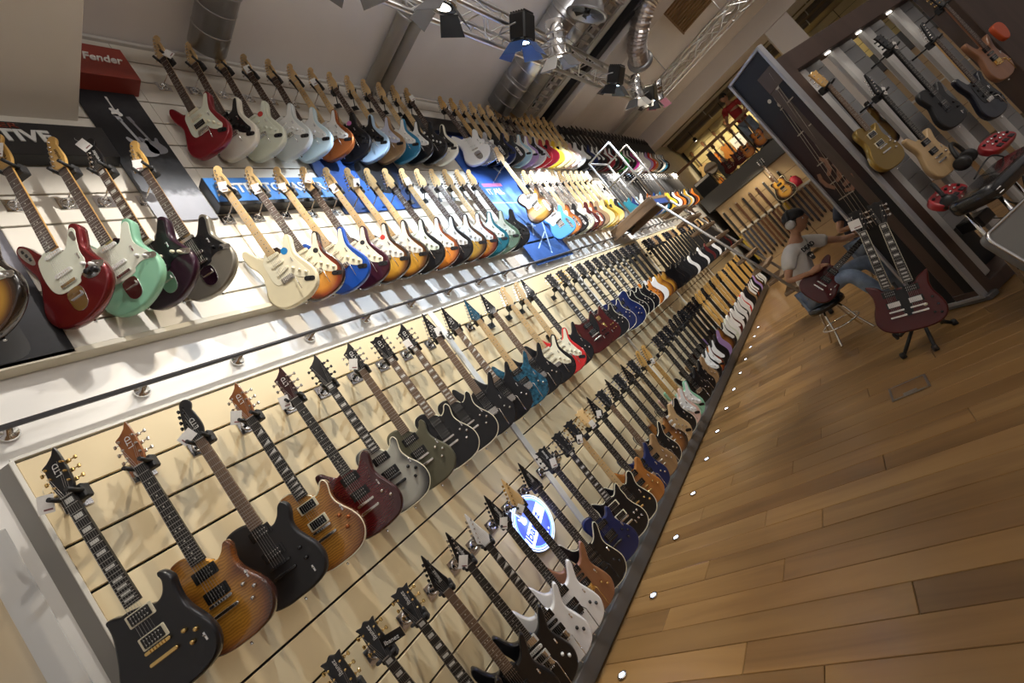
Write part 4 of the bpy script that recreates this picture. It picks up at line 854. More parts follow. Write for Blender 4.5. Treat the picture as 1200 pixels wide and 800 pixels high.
spiral('ventilation_duct', 'narrower silver spiral duct, right one of the pair behind the truss', 6.32, 3.40, .145, -1.0, 2.17, duct_m)
# wide fan outlet at the end of the duct pair
t = thing('duct_fan', 'round fan outlet with dark blades between the silver ducts', 'fan', (5.62, .58, 3.0 + H), (.9, .25, 0))
MB().lathe([(.10, .16), (.16, .10), (.20, 0), (.235, -.02), (.235, -.035), (.19, -.035), (.17, .03)], 28).build('housing', mat('duct_grey', (.36, .36, .37), .35, .8), t)
for k in range(8):
    MB().add([(.03, -.012, 0), (.03, .012, .01), (.165, .03, .016), (.165, -.03, -.010)], [(0, 1, 2, 3)]).build('blade', black, t, (0, 0, -.01), (0, 0, k * PI / 4))
MB().lathe([(.035, -.03), (.035, .05)], 12).build('hub', black, t)
def flex(name, label, pts, r, m):
    """corrugated flexible hose"""
    P_ = [Vector(p) for p in pts]; out = []; rs = []; n = len(P_)
    for i in range(n - 1):
        p0, p1, p2, p3 = P_[max(i - 1, 0)], P_[i], P_[i + 1], P_[min(i + 2, n - 1)]
        k = max(2, int((p2 - p1).length / .022))
        for j in range(k):
            u = j / k; out.append(.5 * (2 * p1 + (p2 - p0) * u + (2 * p0 - 5 * p1 + 4 * p2 - p3) * u * u + (3 * p1 - p0 - 3 * p2 + p3) * u ** 3))
    out.append(P_[-1])
    for i in range(len(out)): rs.append(r * (1 + .06 * (1 if i % 2 else -1) + random.uniform(-.04, .04)))
    o = Vector(pts[0]); t = thing(name, label, 'duct', o)
    MB().tube([p - o for p in out], rs, 16, smooth=False).build('hose', m, t)
    return t, [p - o for p in out]
foil = mat('foil_hose', (.55, .50, .48), .28, .9, var=.15, scale=30)
t, pp = flex('flexible_duct', 'crinkled foil hose bending down from the ceiling beyond the white beam', [(7.75, -.9, 3.45 + H), (7.6, -.15, 3.42 + H), (7.55, .25, 3.32 + H), (7.75, .60, 3.15 + H), (8.05, .72, 3.08 + H)], .14, foil)
MB().lathe([(.15, 0), (.20, .03), (.20, .05), (.13, .05), (.10, .0)], 24).build('outlet_ring', mat('duct_grey'), t, pp[-1], (0, PI / 2, .4)) if False else None
e = MB().lathe([(.15, -.04), (.195, .0), (.195, .02), (.14, .02), (.11, -.03)], 24).build('outlet_ring', MATS['duct_grey'], t, pp[-1]); e.rotation_euler = Vector((.9, .35, -.25)).to_track_quat('Z', 'Y').to_euler()
t2, pp = flex('flexible_duct', 'crinkled foil elbow above the fan outlet', [(6.15, .35, 3.40 + H), (6.22, .15, 3.30 + H), (6.45, .10, 3.28 + H), (6.5, .35, 3.25 + H)], .12, foil)
# cable tray of bars beside the ducts, conduits, white beam
t = thing('cable_tray', 'ladder cable tray running along the silver ducts', 'tray', (6.82, .70, 3.42 + H))
for s in (-1, 1): MB().box((s * .15, 0, 0), (.02, 2.84, .06)).build('side_rail', steel, t)
rg = MB().box((0, 0, 0), (.28, .03, .02)).mesh('rung', steel)
for k in range(26): put('rung', rg, None, t, (0, -1.38 + .11 * k, -.01))
MB().tube([(-.05 + .03 * math.sin(k), -1.4 + .07 * k, .035) for k in range(41)], .03, 6).build('cable_bundle', rubber, t)
t = tag(MB().box((0, 0, 0), (.12, 3.4, .07), .004).build('cable_trunking', pipe_m, None, (7.14, .72, 3.45 + H)), 'pale cable trunking between the tray and the white beam', 'trunking')
t = tag(MB().box((0, 0, 0), (.13, 3.4, .11), .004).build('black_trunking', black, None, (7.40, .72, 3.42 + H)), 'black trunking along the near side of the white beam', 'trunking')
beam_m = mat('beam_white', (.66, .62, .60), .6)
struct(MB().box((7.86, -1.6, 3.47 + H), (.62, 8.0, .30), .006).build('ceiling_beam', beam_m))
struct(MB().box((13.3, -1.6, 3.40 + H), (.75, 8.0, .46), .006).build('ceiling_beam_far', beam_m))
# slatted wooden ceiling grille
t = thing('ceiling_grille', 'brown slatted wooden grille in the ceiling', 'grille', (9.25, -.55, 3.565 + H))
MB().box((0, 0, .015), (1.62, 1.30, .02)).build('backing', dark, t)
gs = MB().box((0, 0, 0), (.075, 1.28, .05), .004).mesh('slat', wood('grille_wood', (.17, .09, .035), (.28, .16, .07), 'Y', 8, .1, .5))
for k in range(12): put('slat', gs, None, t, (-.74 + .135 * k, 0, -.012))
for s in (-1, 1): MB().box((0, s * .65, -.01), (1.62, .03, .06)).build('edge', MATS['grille_wood'], t)
# trusses: four tubes braced in zig-zag
def truss(name, label, a, b, w=.23, r=.019, step=.26):
    a, b = Vector(a), Vector(b); L_ = (b - a).length; ang = math.atan2(b.y - a.y, b.x - a.x)
    t = thing(name, label, 'truss', a, (0, 0, ang))
    c = MB().tube([(0, 0, 0), (L_, 0, 0)], r, 10).mesh('chord', alu); h = w / 2
    cs = [(-h, -h), (h, -h), (h, h), (-h, h)]
    for y, z in cs: put('chord', c, None, t, (0, y, z))
    bm_ = MB(); n = int(L_ / step)
    for i in range(4):
        p, q = cs[i], cs[(i + 1) % 4]
        for k in range(n):
            u, v = (p, q) if k % 2 == 0 else (q, p)
            bm_.tube([(k * step, u[0], u[1]), ((k + 1) * step, v[0], v[1])], .0075, 6, False)
        
    o = bm_.build('bracing', alu, t); o['kind'] = 'stuff'
    for k in range(4):
        x = L_ * (k + .3) / 4; MB().tube([(x, 0, h), (x, 0, 3.6 + H - a.z)], .008, 6).build('hanger_rod', steel, t)
    return t
truss('lighting_truss', 'long aluminium lighting truss parallel to the guitar wall', (1.30, 1.11, 2.985 + H), (8.9, 1.11, 2.985 + H), .21, .024)
truss('lighting_truss', 'aluminium lighting truss crossing the room towards the upper right', (9.6, 1.0, 3.0 + H), (9.6, -3.6, 3.0 + H))
cl = MB()
for k in range(60): cl.tube([(.0 + .02 * math.sin(k * 1.7), -.08 * k, .02 * math.cos(k * 2.1)), (.02 * math.sin((k + 1) * 1.7), -.08 * (k + 1), .02 * math.cos((k + 1) * 2.1))], .016, 6, False)
tag(cl.build('cable_loom', foil, None, (9.55, .95, 3.0 + H)), 'loom of pale cables lying inside the crossing truss', 'cable')
for i, x in enumerate((10.9, 11.12)):
    spiral('ceiling_pipe', ('near' if i == 0 else 'far') + ' one of the pale conduits beyond the crossing truss', x, 3.48, .06, -3.0, 2.4, pipe_m, 'pipe', False)
# lamps: can or box head with four barn doors, hung from the truss
doorw = mat('door_white', (.78, .77, .75), .5); doorg = mat('door_grey', (.20, .20, .21), .5); doork = mat('door_black', (.02, .022, .026), .5); doorb = mat('door_blue_glow', (.03, .09, .30), .4); doorp = mat('door_pink', (.72, .26, .36), .5)  # blue doors carry the lamp's blue glow in their colour
lens_w = mat('lamp_lens', (1, .95, .85), .3, emit=6, ecol=(1, .93, .80)); lens_b = mat('lamp_lens_cool', (.6, .8, 1), .3, emit=9, ecol=(.50, .74, 1))
def lamp(pos, target, kind, label, doors, lens):
    d = (Vector(target) - Vector(pos)).normalized(); q = (-d).to_track_quat('Z', 'Y')
    t = thing('stage_lamp', label, 'lamp', pos); t.rotation_mode = 'QUATERNION'; t.rotation_quaternion = q
    if kind == 'can':
        MB().lathe([(.060, .34), (.088, .33), (.095, .20), (.095, .03), (.108, .02), (.108, 0), (.098, 0)], 24).build('housing', chrome, t)
        for h in (.10, .16, .22): MB().lathe([(.096, h - .006), (.100, h), (.096, h + .006)], 24).build('band', steel, t)
    else:
        MB().box((0, 0, .12), (.20, .17, .22), .015).build('housing', black, t)
        fin = MB().box((0, 0, 0), (.16, .012, .012)).mesh('fin', black)
        for k in range(6): put('fin', fin, None, t, (0, -.07 + .028 * k, .236))
        MB().lathe([(.098, .02), (.098, 0), (.088, 0)], 20).build('collar', black, t)
    MB().lathe([(.090, .004), (.05, -.002), (.001, -.004)], 20).build('lens', lens, t)
    for k in range(4):
        m = doors[k]; 
        b = MB().add([(-.075, 0, 0), (.075, 0, 0), (.105, 0, -.15), (-.105, 0, -.15), (-.075, .003, 0), (.075, .003, 0), (.105, .003, -.15), (-.105, .003, -.15)],
                     [(0, 1, 2, 3), (4, 5, 6, 7), (0, 1, 5, 4), (1, 2, 6, 5), (2, 3, 7, 6), (3, 0, 4, 7)]).build('barn_door', m, t)
        b.rotation_mode = 'QUATERNION'
        from mathutils import Quaternion as Q
        b.rotation_quaternion = Q((0, 0, 1), k * PI / 2) @ Q((1, 0, 0), .72)
        b.location = Vector((0, 0, -.002)) + (Q((0, 0, 1), k * PI / 2) @ Vector((0, .10, 0)))
    # bracket up to the truss
    qi = q.inverted(); up = qi @ (Vector((pos[0], 1.11, (2.88 if pos[0] > 1.2 else 2.79) + H)) - Vector(pos)); piv = Vector((0, 0, .14))
    for s in (-1, 1): MB().tube([piv + Vector((s * .11, 0, 0)), piv + Vector((s * .11, 0, 0)) * .9 + (up - piv) * .6, up], .007, 6).build('bracket', steel, t)
    return t
kinds = [('can', lens_w, [doorw] * 4, 'chrome can lamp at the near end of the long truss'), ('can', lens_w, [doorw] * 4, 'chrome can lamp with white doors over the upper-left guitars'), ('can', lens_w, [doorg] * 4, 'chrome can lamp over the first top-row guitars'),
         ('can', lens_w, [doorg, doorg, doork, doork], 'chrome can lamp with grey barn doors below the two grey pipes'), ('box', lens_b, [doorb] * 4, 'boxy blue-lit lamp with barn doors tinted by its blue glow before the silver ducts'), ('can', lens_w, [doorg, doorw, doorg, doorg], 'chrome can lamp under the fan outlet'),
         ('box', lens_b, [doork] * 4, 'boxy blue-lit lamp with black barn doors past the white beam'), ('can', lens_w, [doorw, doorg, doorw, doorw], 'chrome can lamp with white barn doors past the white beam')]
for (p, tg, w, c, sz), (k, ln, dr, lab) in zip(WASH, kinds):
    pos = Vector((p[0], p[1], p[2] + H - .12)); d = (Vector((tg[0], tg[1], tg[2] + H)) - pos).normalized()
    lamp(pos - d * .03, (tg[0], tg[1], tg[2] + H), k, lab, dr, ln)
lamp((9.2, 1.0, 2.78 + H), (10.2, 2.4, 1 + H), 'can', 'chrome can lamp with one pink barn door at the truss corner', [doorg, doorp, doorp, doorw], lens_w)
lamp((8.75, 1.05, 2.72 + H), (8.8, 2.4, 1 + H), 'box', 'small black box lamp at the far end of the long truss', [doork] * 4, lens_b)

for o in list(COL.objects):
    if o.get('label', '').startswith('dark red metallic offset'):
        MB().plate(sc([(-95, -405), (-118, -372), (-138, -372), (-140, -400), (-128, -440), (-108, -475), (-92, -470)], 3), -.0042, -.001).build('switch_plate', chrome, o)
        for k in range(3): MB().box((-.122 + .008 * k, -.005, -.392 - .026 * k), (.010, .004, .016), .001).build('slide_switch', black, o)
        MB().plate(sc([(66, -640), (92, -632), (128, -628), (152, -648), (150, -676), (120, -690), (80, -676)], 3), -.0042, -.001).build('control_plate', chrome, o)
        for k, (x, z) in enumerate(((.096, -.652), (.128, -.660))): put('control_knob', cached(('knob',), knob_mesh), black, o, (x, -.004, z)).scale = (1.5, 1, 1.5)
        MB().plate(sc([(98, -452), (112, -440), (124, -450), (118, -488), (104, -486)], 3), -.0062, -.004).build('selector_plate', chrome, o)
# ------------------------------------------------------------------ rolling ladder leaning on the rail
lw = wood('ladder_wood', (.15, .095, .055), (.26, .17, .10), 'Y', 8, .15, .5); tube_m = mat('ladder_tube', (.42, .40, .38), .45, .6)
t = thing('rolling_ladder', 'wooden-tread rolling ladder with silver guard rails hooked on the wall rail', 'ladder', (7.15, 1.5, 0))
X0, X1 = -.28, .48
def lp(y, z): return Vector((0, y - 1.5, z + H))
top, foot = lp(1.60, 1.05), lp(.83, -1.46)
for x in (X0, X1): MB().tube([top + Vector((x, 0, 0)), foot + Vector((x, 0, 0))], .019, 10).build('stringer', tube_m, t)
for x in (X0, X1): MB().lathe([(.028, 0), (.028, .05), (.02, .06)], 10).build('rubber_foot', rubber, t, foot + Vector((x, 0, -.035)))
tr = MB().box((0, 0, 0), (.76, .22, .045), .006).mesh('tread', lw)
for k in range(10):
    p = foot.lerp(top, (k + 1) / 11.0); put('tread', tr, None, t, (0.10, p.y + .03, p.z))
    
MB().box((.10, .50, 1.17 + H), (.80, .76, .06), .006).build('platform', lw, t)
MB().box((X0 + .0, .50, 1.10 + H), (.035, .80, .12), .004).build('platform_side', lw, t); MB().box((X1 + .02, .50, 1.10 + H), (.035, .80, .12), .004).build('platform_side', lw, t)
MB().box((.10, .14, 1.10 + H), (.74, .035, .10), .004).build('platform_front', mat('ladder_blue', (.03, .08, .30), .4), t)
for x in (X0, X1):
    for y in (1.57, 1.98):
        MB().tube([lp(y, 1.19) + Vector((x, 0, 0)), lp(y, 2.18) + Vector((x, 0, 0))], .016, 8).build('post', tube_m, t)
    for z in (2.18, 1.70): MB().tube([lp(1.57, z) + Vector((x, 0, 0)), lp(1.98, z) + Vector((x, 0, 0))], .014, 8).build('guard_rail', tube_m, t)
for y in (1.98,): MB().tube([lp(y, 2.18) + Vector((X0, 0, 0)), lp(y, 2.18) + Vector((X1, 0, 0))], .014, 8).build('guard_rail', tube_m, t)
for x in (X0 + .03, X1 - .03):
    MB().box((x, .81, 1.135 + H), (.03, .12, .05), .004).build('hook_arm', black, t)
    MB().lathe([(.035, -.018), (.045, -.012), (.045, .012), (.035, .018)], 14, ax='X').build('castor', rubber, t, (x, .860, 1.142 + H))
# ------------------------------------------------------------------ standing poster panel
t = thing('poster_panel', 'tall free-standing dark poster of a hand on bass strings in a grey frame', 'poster', (4.85, -.11, 0), (0, 0, math.atan2(-.729, -.684)))
PWd, PB, PT = .42, .04, 1.10 + H
fr = mat('poster_frame', (.33, .33, .35), .4, .3)
for x in (-PWd / 2, PWd / 2): MB().box((x, 0, (PB + PT) / 2), (.026, .05, PT - PB), .003).build('frame_upright', fr, t)
for z in (PB, PT): MB().box((0, 0, z), (PWd + .026, .05, .026), .003).build('frame_bar', fr, t)
MB().box((0, .03, .02), (.50, .10, .04), .006).build('foot', mat('poster_foot', (.12, .115, .11), .5), t)
MB().box((0, .004, (PB + PT) / 2), (PWd - .02, .02, PT - PB - .02)).build('sheet', photo('poster_night', [(0, (.014, .014, .016)), (.44, (.010, .010, .012)), (.54, (.030, .010, .009)), (.70, (.026, .010, .012)), (.82, (.010, .011, .018)), (1, (.011, .013, .021))], 2.5, contrast=.22), t)
st = mat('print_string', (.42, .37, .29), .5); fg = mat('print_finger', (.22, .10, .055), .5, var=.25, scale=25)
for k in range(4): 
    a, b = (.03 + .035 * k, .80 + .10 * (k % 2)), (-.16 + .035 * k, -.62)
    MB().tube([(a[0], -.008, a[1] + H), (b[0], -.008, b[1] + H)], .0022, 4).build('printed_string', st, t)
for z, x in ((.62, .07), (.36, .03), (.06, -.02), (-.13, -.05), (-.28, -.08)): MB().box((0, 0, 0), (.16, .002, .010)).build('printed_fret', mat('print_fret', (.34, .30, .24), .5), t, (x, -.007, z + H))
for x, z, s in ((.10, .78, 1), (.02, .66, .8), (-.03, .74, .7)): MB().lathe([(.026 * s, -.001), (.026 * s, 0), (.010 * s, 0)], 16, ax='Y').build('printed_tuner', mat('print_tuner', (.55, .50, .42), .5), t, (x, -.007, z + H))
for pts in ([(.02, 0), (.05, -.05), (.03, -.12), (-.02, -.16)], [(.08, -.10), (.09, -.16), (.05, -.22), (.0, -.24)], [(.12, -.16), (.12, -.24), (.08, -.29), (.02, -.30)], [(.13, -.25), (.12, -.32), (.06, -.36), (.0, -.34)], [(-.08, -.10), (-.10, -.16), (-.09, -.22), (-.05, -.28)]):
    o = MB().tube([(x, 0, z + H + .10) for x, z in pts], [.018, .022, .022, .016], 8).build('printed_finger', fg, t); o.scale = (1, .06, 1); o.location = (-.06, -.0075, 0)
# ------------------------------------------------------------------ slatted display partition with a brown frame
ANG = math.atan2(-.632, .775)
t = thing('display_partition', 'brown framed display partition with grey slat panels and light posts', 'partition', (4.80, -.30, 0), (0, 0, ANG))
brown = wood('frame_brown', (.040, .022, .015), (.075, .042, .030), 'Z', 5, .2, .5); gpan = mat('panel_grey', (.21, .21, .215), .5, var=.06, scale=3); gpost = mat('post_grey', (.44, .43, .42), .45)
for x, w in ((-.03, .13), ): MB().box((x, .06, (.94 + H) / 2), (w, .20, .94 + H), .005).build('frame_post', brown, t)
MB().box((1.35, .06, .855 + H), (2.9, .20, .17), .005).build('frame_top', brown, t); MB().box((1.35, .06, .05), (2.9, .20, .10), .005).build('frame_bottom', brown, t)
MB().box((2.62, .06, (.94 + H) / 2), (1.30, .20, .94 + H - .02), .005).build('frame_panel', brown, t)
ps = MB().box((0, 0, (.87 + H) / 2), (.115, .06, .67 + H), .016).mesh('post', gpost)
bk_ = MB().box((0, 0, 0), (.300, .028, .128), .003).mesh('slat', gpan)
led = mat('bay_led', (1, .96, .88), .3, emit=7, ecol=(1, .93, .82))
for i, s in enumerate((.145, .59, 1.02, 1.46)):
    put('post', ps, None, t, (s, .05, 0))
    for k in range(3, 17): put('slat', bk_, None, t, (s + .175, .096, .17 + .131 * k))
    MB().box((0, 0, 0), (.06, .015, .010), .002).build('bay_lamp', led, t, (s - .10, .02, .762 + H))
    l = bpy.data.lights.new('bay_lamp_light', 'SPOT'); l.energy = 2.2; l.color = (1, .93, .82); l.spot_size = 1.5; l.shadow_soft_size = .03; l.spot_blend = .6
    o = bpy.data.objects.new('bay_lamp_light', l); COL.objects.link(o); o.parent = t; o.location = (s - .06, -.07, .752 + H); o.rotation_euler = (-.12, 0, 0)
MB().box((.0, .14, .10), (.02, .02, .02)).build('cable_clip', black, t)
def on_face(s, z, off=.12):
    return Vector((4.80 + .775 * s - .632 * off, -.30 - .632 * s - .775 * off, z + H))
gold_top = P('gold_top', (.30, .19, .035), .6, .35)
specs = [(.04, .50, 'single', gold_top, 'gold top single-cutaway guitar on the brown display partition', dict(neck='brown', head='three', headm=amber, pum=ivory)),
         (.40, .20, 'double', nat, 'natural ash double-cutaway guitar on the brown display partition', dict(neck='ebony', head='blade', headm=bk)),
         (.84, .45, 'tele', satinblack, 'satin black guitar on the brown display partition', dict(neck='ebony', head='three', headm=bk, hw=blackmetal, pu='hh')),
         (1.27, .30, 'strat', P('midnight', (.006, .007, .016)), 'dark navy guitar on the brown display partition', dict(neck='rosewood', head='six', headm=bk, pg=BK, pum=BK)),
         (1.66, .50, 'sharp', mahb, 'brown natural bass with gold tuners on the brown display partition', dict(neck='mahogany', head='three', headm=bk, hw=gold))]
for s, z, k, f, lab, kw in specs:
    p = on_face(s, z); guitar(k, p, f, lab, 'guitars on the display partition', lod=0, yaw=ANG, tilt=.02, card=(20, 40, 20) if s in (.40, .84) else None, **kw)
    h = thing('wall_hanger', 'hook holding the ' + lab.replace(' on the brown display partition', '') + ' on the partition', 'hanger', p, (0, 0, ANG), 'guitar hooks on the partition')
    put('yoke', yoke_m, None, h)
    for q in (-1, 1): put('prong', prong_m, None, h, (q * .0305, 0, 0))
    MB().tube([(0, .055, 0), (0, .235, 0)], .008, 8).build('arm', blackmetal, h)
# small guitars seen through the gaps: one amber guitar on the far side
guitar('strat', on_face(.70, .62, -.30), gsb, 'amber guitar hung on the back of the display partition', 'guitars on the display partition', lod=1, yaw=ANG + PI, neck='amber', pg=None)
# red floor effects units on little shelves, headphones, cables
redpl = mat('effects_red', (.36, .015, .022), .3, .1, .6)
def effects(s, z, label, off=.20):
    t = thing('effects_unit', label, 'effects unit', on_face(s, z, off), (-.75, 0, ANG))
    MB().plate([(x, y) for x, y in smooth_line([(-.15, -.055), (-.08, -.075), (.08, -.07), (.15, -.05), (.16, .02), (.09, .075), (-.09, .075), (-.16, .02)], 4)], -.03, .03, .014).build('case', redpl, t)
    for k in range(10):
        x, y = -.115 + .026 * k, (.035, -.005)[k % 2]
        MB().lathe([(.010, -.030), (.010, -.042), (.007, -.046)], 10, ax='Y').build('dial', chrome if k % 3 else black, t, (x, 0, y))
    for k in range(3): MB().box((0, 0, 0), (.045, .014, .030), .003).build('pedal', black, t, (-.08 + .08 * k, -.034, -.045))
    MB().tube([(0, .03, 0), (0, off * .42, off * .40)], .012, 8).build('bracket', blackmetal, t)
    return t
effects(.04, -.70, 'red multi-effects unit on a small shelf beside the frame post')
effects(.80, -.64, 'red multi-effects unit on a shelf below the navy guitar')
def phones(loc, rz, label, shell, pad, worn=1, pitch=0):
    t = thing('headphones', label, 'headphones', loc, (pitch, 0, rz))
    pts = [(.085 * math.cos(a), 0, .095 * math.sin(a) + .03) for a in [PI * k / 12 for k in range(13)]]
    MB().tube(pts, .011, 8).build('headband', pad, t)
    for s in (-1, 1):
        MB().lathe([(.038, 0), (.044, .012), (.040, .026), (.022, .032), (.001, .033)], 18, ax='X').build('ear_cup', shell, t, (s * .078, 0, 0), (0, 0, 0 if s > 0 else PI))
        MB().lathe([(.030, 0), (.040, .008), (.042, .018), (.030, .024)], 16, ax='X').build('ear_pad', pad, t, (s * .080, 0, 0), (0, 0, PI if s > 0 else 0))
    t.scale = (1.25, 1.25, 1.25)
    return t
phones(on_face(.02, -.72, .20), ANG + .6, 'black headphones hanging low on the brown frame post', black, rubber)
phones(on_face(.44, -.58, .20), ANG + .3, 'black headphones hanging under the natural ash guitar', black, rubber)
tag(MB().box((0, 0, 0), (.16, .16, .09), .01).build('power_box', black, None, on_face(.16, -.98, .15), (0, 0, ANG)), 'black box below the red effects unit by the frame post', 'box')
def cable(name, label, pts, r=.006, m=rubber):
    P_ = [Vector(p) for p in pts]; out = []; n = len(P_)
    for i in range(n - 1):
        p0, p1, p2, p3 = P_[max(i - 1, 0)], P_[i], P_[i + 1], P_[min(i + 2, n - 1)]
        for j in range(6):
            u = j / 6; out.append(.5 * (2 * p1 + (p2 - p0) * u + (2 * p0 - 5 * p1 + 4 * p2 - p3) * u * u + (3 * p1 - p0 - 3 * p2 + p3) * u ** 3))
    out.append(P_[-1]); return tag(MB().tube(out, r, 6).build(name, m), label, 'cable')
cable('cable', 'black cable looping from the red effects unit down the partition', [on_face(.30, -.72, .24), on_face(.50, -.66, .30), on_face(.62, -.85, .30), on_face(.42, -1.05, .30), on_face(.30, -.95, .28), on_face(.24, -.82, .28)])
cable('cable', 'long black cable drooping from the effects unit to the frame bottom', [on_face(.26, -.78, .24), on_face(.36, -1.02, .28), on_face(.48, -1.22, .30), on_face(.62, -1.25, .25), on_face(.72, -1.40, .18), on_face(.82, -1.42, .16)])
cable('cable', 'thin black cable trailing from the power box along the low shelf', [on_face(.20, -1.02, .22), on_face(.36, -1.14, .26), on_face(.55, -1.20, .22), on_face(.75, -1.12, .18)], .004)
# red speaker-like boxes seen through the bays
for k, (s, z) in enumerate(((.42, -.66),)):
    tt = thing('amplifier', ['dark red amplifier behind the partition under the natural ash guitar', 'dark red amplifier behind the partition under the satin black guitar'][k], 'amplifier', on_face(s, z, -.27), (0, 0, ANG))
    MB().box((0, 0, 0), (.34, .22, .34), .012).build('cabinet', mat('amp_red', (.10, .012, .016), .6), tt); MB().box((0, -.113, -.04), (.29, .008, .22), .003).build('grille', mat('amp_grille', (.045, .01, .012), .8, var=.4, scale=120), tt); MB().box((0, -.113, .12), (.29, .008, .06), .002).build('control_panel', black, tt)
    MB().box((0, 0, -.17 - (z + H - .17) / 2), (.30, .20, z + H - .17)).build('base', black, tt)
# black padded bench and chrome-edged grey seat at the right edge
def off_pt(s, off, z): return on_face(s, z, off)
t = thing('padded_stool', 'glossy black padded bench seat standing before the display partition', 'stool', off_pt(.17, .42, -H), (0, 0, ANG + .05))
MB().plate([(x, y) for x, y in rnd_rect(.78, .30, .09)], -.055, .055, .03).build('cushion', mat('black_vinyl', (.010, .010, .012), .22, coat=.5), t, (0, 0, .73), (PI / 2, 0, 0))
for k in range(2): MB().tube([(-.36, -.145, .735 - .03 * k), (.36, -.145, .735 - .03 * k)], .004, 6).build('piping', chrome, t)
for x in (-.30, .30):
    for y in (-.10, .10): MB().tube([(x, y, .68), (x * 1.06, y * 1.1, .01)], .013, 8).build('leg', chrome, t)
t = thing('chrome_case', 'grey flat seat with rounded chrome rim at the right edge', 'seat', off_pt(-.40, .64, -H), (0, 0, ANG))
MB().plate([(x, z) for x, z in rnd_rect(.56, .42, .06)], -.03, .03, .01).build('panel', mat('seat_grey', (.17, .165, .155), .35), t, (.1, 0, .38), (-.30, 0, 0))
MB().tube([(x + .1, -.034 * 1.0 + (z) * .30, .38 + z * .955) for x, z in rnd_rect(.57, .43, .06)] , .010, 8).build('rim', chrome, t)
for x in (-.14, .34): MB().tube([(x, .0, .22), (x, -.03, .01)], .012, 8).build('leg', chrome, t)
t = tag(MB().plate(sc([(-60, 60), (20, 80), (70, 40), (60, -40), (10, -90), (-50, -60)], 4), -.02, .02, .008).build('orange_bag', mat('orange_plastic', (.48, .075, .02), .35), None, on_face(1.80, .04, .18), (0, 0, ANG)), 'orange plastic object hanging at the upper right edge', 'bag')
# ------------------------------------------------------------------ people, stools, double-neck guitar
skin_m = mat('skin', (.42, .22, .13), .5, var=.06, scale=20); denim = mat('denim', (.21, .28, .40), .8, var=.22, scale=16); tee = mat('tee_grey_white', (.68, .66, .62), .85, var=.05, scale=12)
hair_m = mat('black_hair', (.012, .010, .009), .6); navytee = mat('navy_tee', (.018, .022, .04), .85); redtee = mat('red_tee', (.32, .018, .022), .8, var=.08, scale=10); shoe_m = mat('dark_shoe', (.03, .028, .026), .5)
def skinned(name, J, E_, m, parent, sub=2, root=0):
    """one continuous surface grown over a jointed skeleton; J = list of (x, y, z, rx, ry)"""
    me = bpy.data.meshes.new(name); me.from_pydata([j[:3] for j in J], E_, []); me.materials.append(m)
    o = bpy.data.objects.new(name, me); COL.objects.link(o); o.parent = parent
    md = o.modifiers.new('skin', 'SKIN'); md.use_smooth_shade = True
    sk = me.skin_vertices[0].data if me.skin_vertices else None
    if sk is None:
        bpy.context.view_layer.objects.active = o; bpy.ops.mesh.customdata_skin_add(); sk = me.skin_vertices[0].data
    for i, j in enumerate(J): sk[i].radius = (j[3], j[4] if len(j) > 4 else j[3]); sk[i].use_root = (i == root)
    s = o.modifiers.new('sub', 'SUBSURF'); s.levels = sub; s.render_levels = sub
    return o
def head_mesh(m_skin):
    """a head with brow, eye hollows, nose, lips, chin and ears; face towards -y"""
    n, r = 28, 20; vs = []; fs = []
    for i in range(r + 1):
        a = PI * i / r
        for k in range(n):
            b = 2 * PI * k / n; x, y, z = math.sin(a) * math.sin(b), -math.sin(a) * math.cos(b), math.cos(a)
            w = .076 * (1 - .22 * max(0, -z - .15)); d = .096; h = .118
            X_, Y_, Z_ = x * w, y * d * (1 + .05 * max(0, z)), z * h
            f = max(0, -y)
            if f > .55:
                c = math.exp(-(x / .17) ** 2)
                Y_ -= .026 * c * math.exp(-((z + .10) / .17) ** 2)            # nose
                Y_ -= .008 * math.exp(-((z - .26) / .09) ** 2)                 # brow
                for ex in (-.42, .42): Y_ += .013 * math.exp(-((x - ex) / .17) ** 2 - ((z - .06) / .10) ** 2)   # eye hollows
                Y_ -= .008 * math.exp(-(x / .30) ** 2 - ((z + .46) / .07) ** 2)  # lips
                Y_ += .006 * math.exp(-(x / .30) ** 2 - ((z + .60) / .06) ** 2)
                Y_ -= .012 * math.exp(-(x / .32) ** 2 - ((z + .82) / .12) ** 2)  # chin
            vs.append((X_, Y_, Z_))
    for i in range(r):
        for k in range(n): fs.append((i * n + k, i * n + (k + 1) % n, (i + 1) * n + (k + 1) % n, (i + 1) * n + k))
    return MB().add(vs, fs, True)
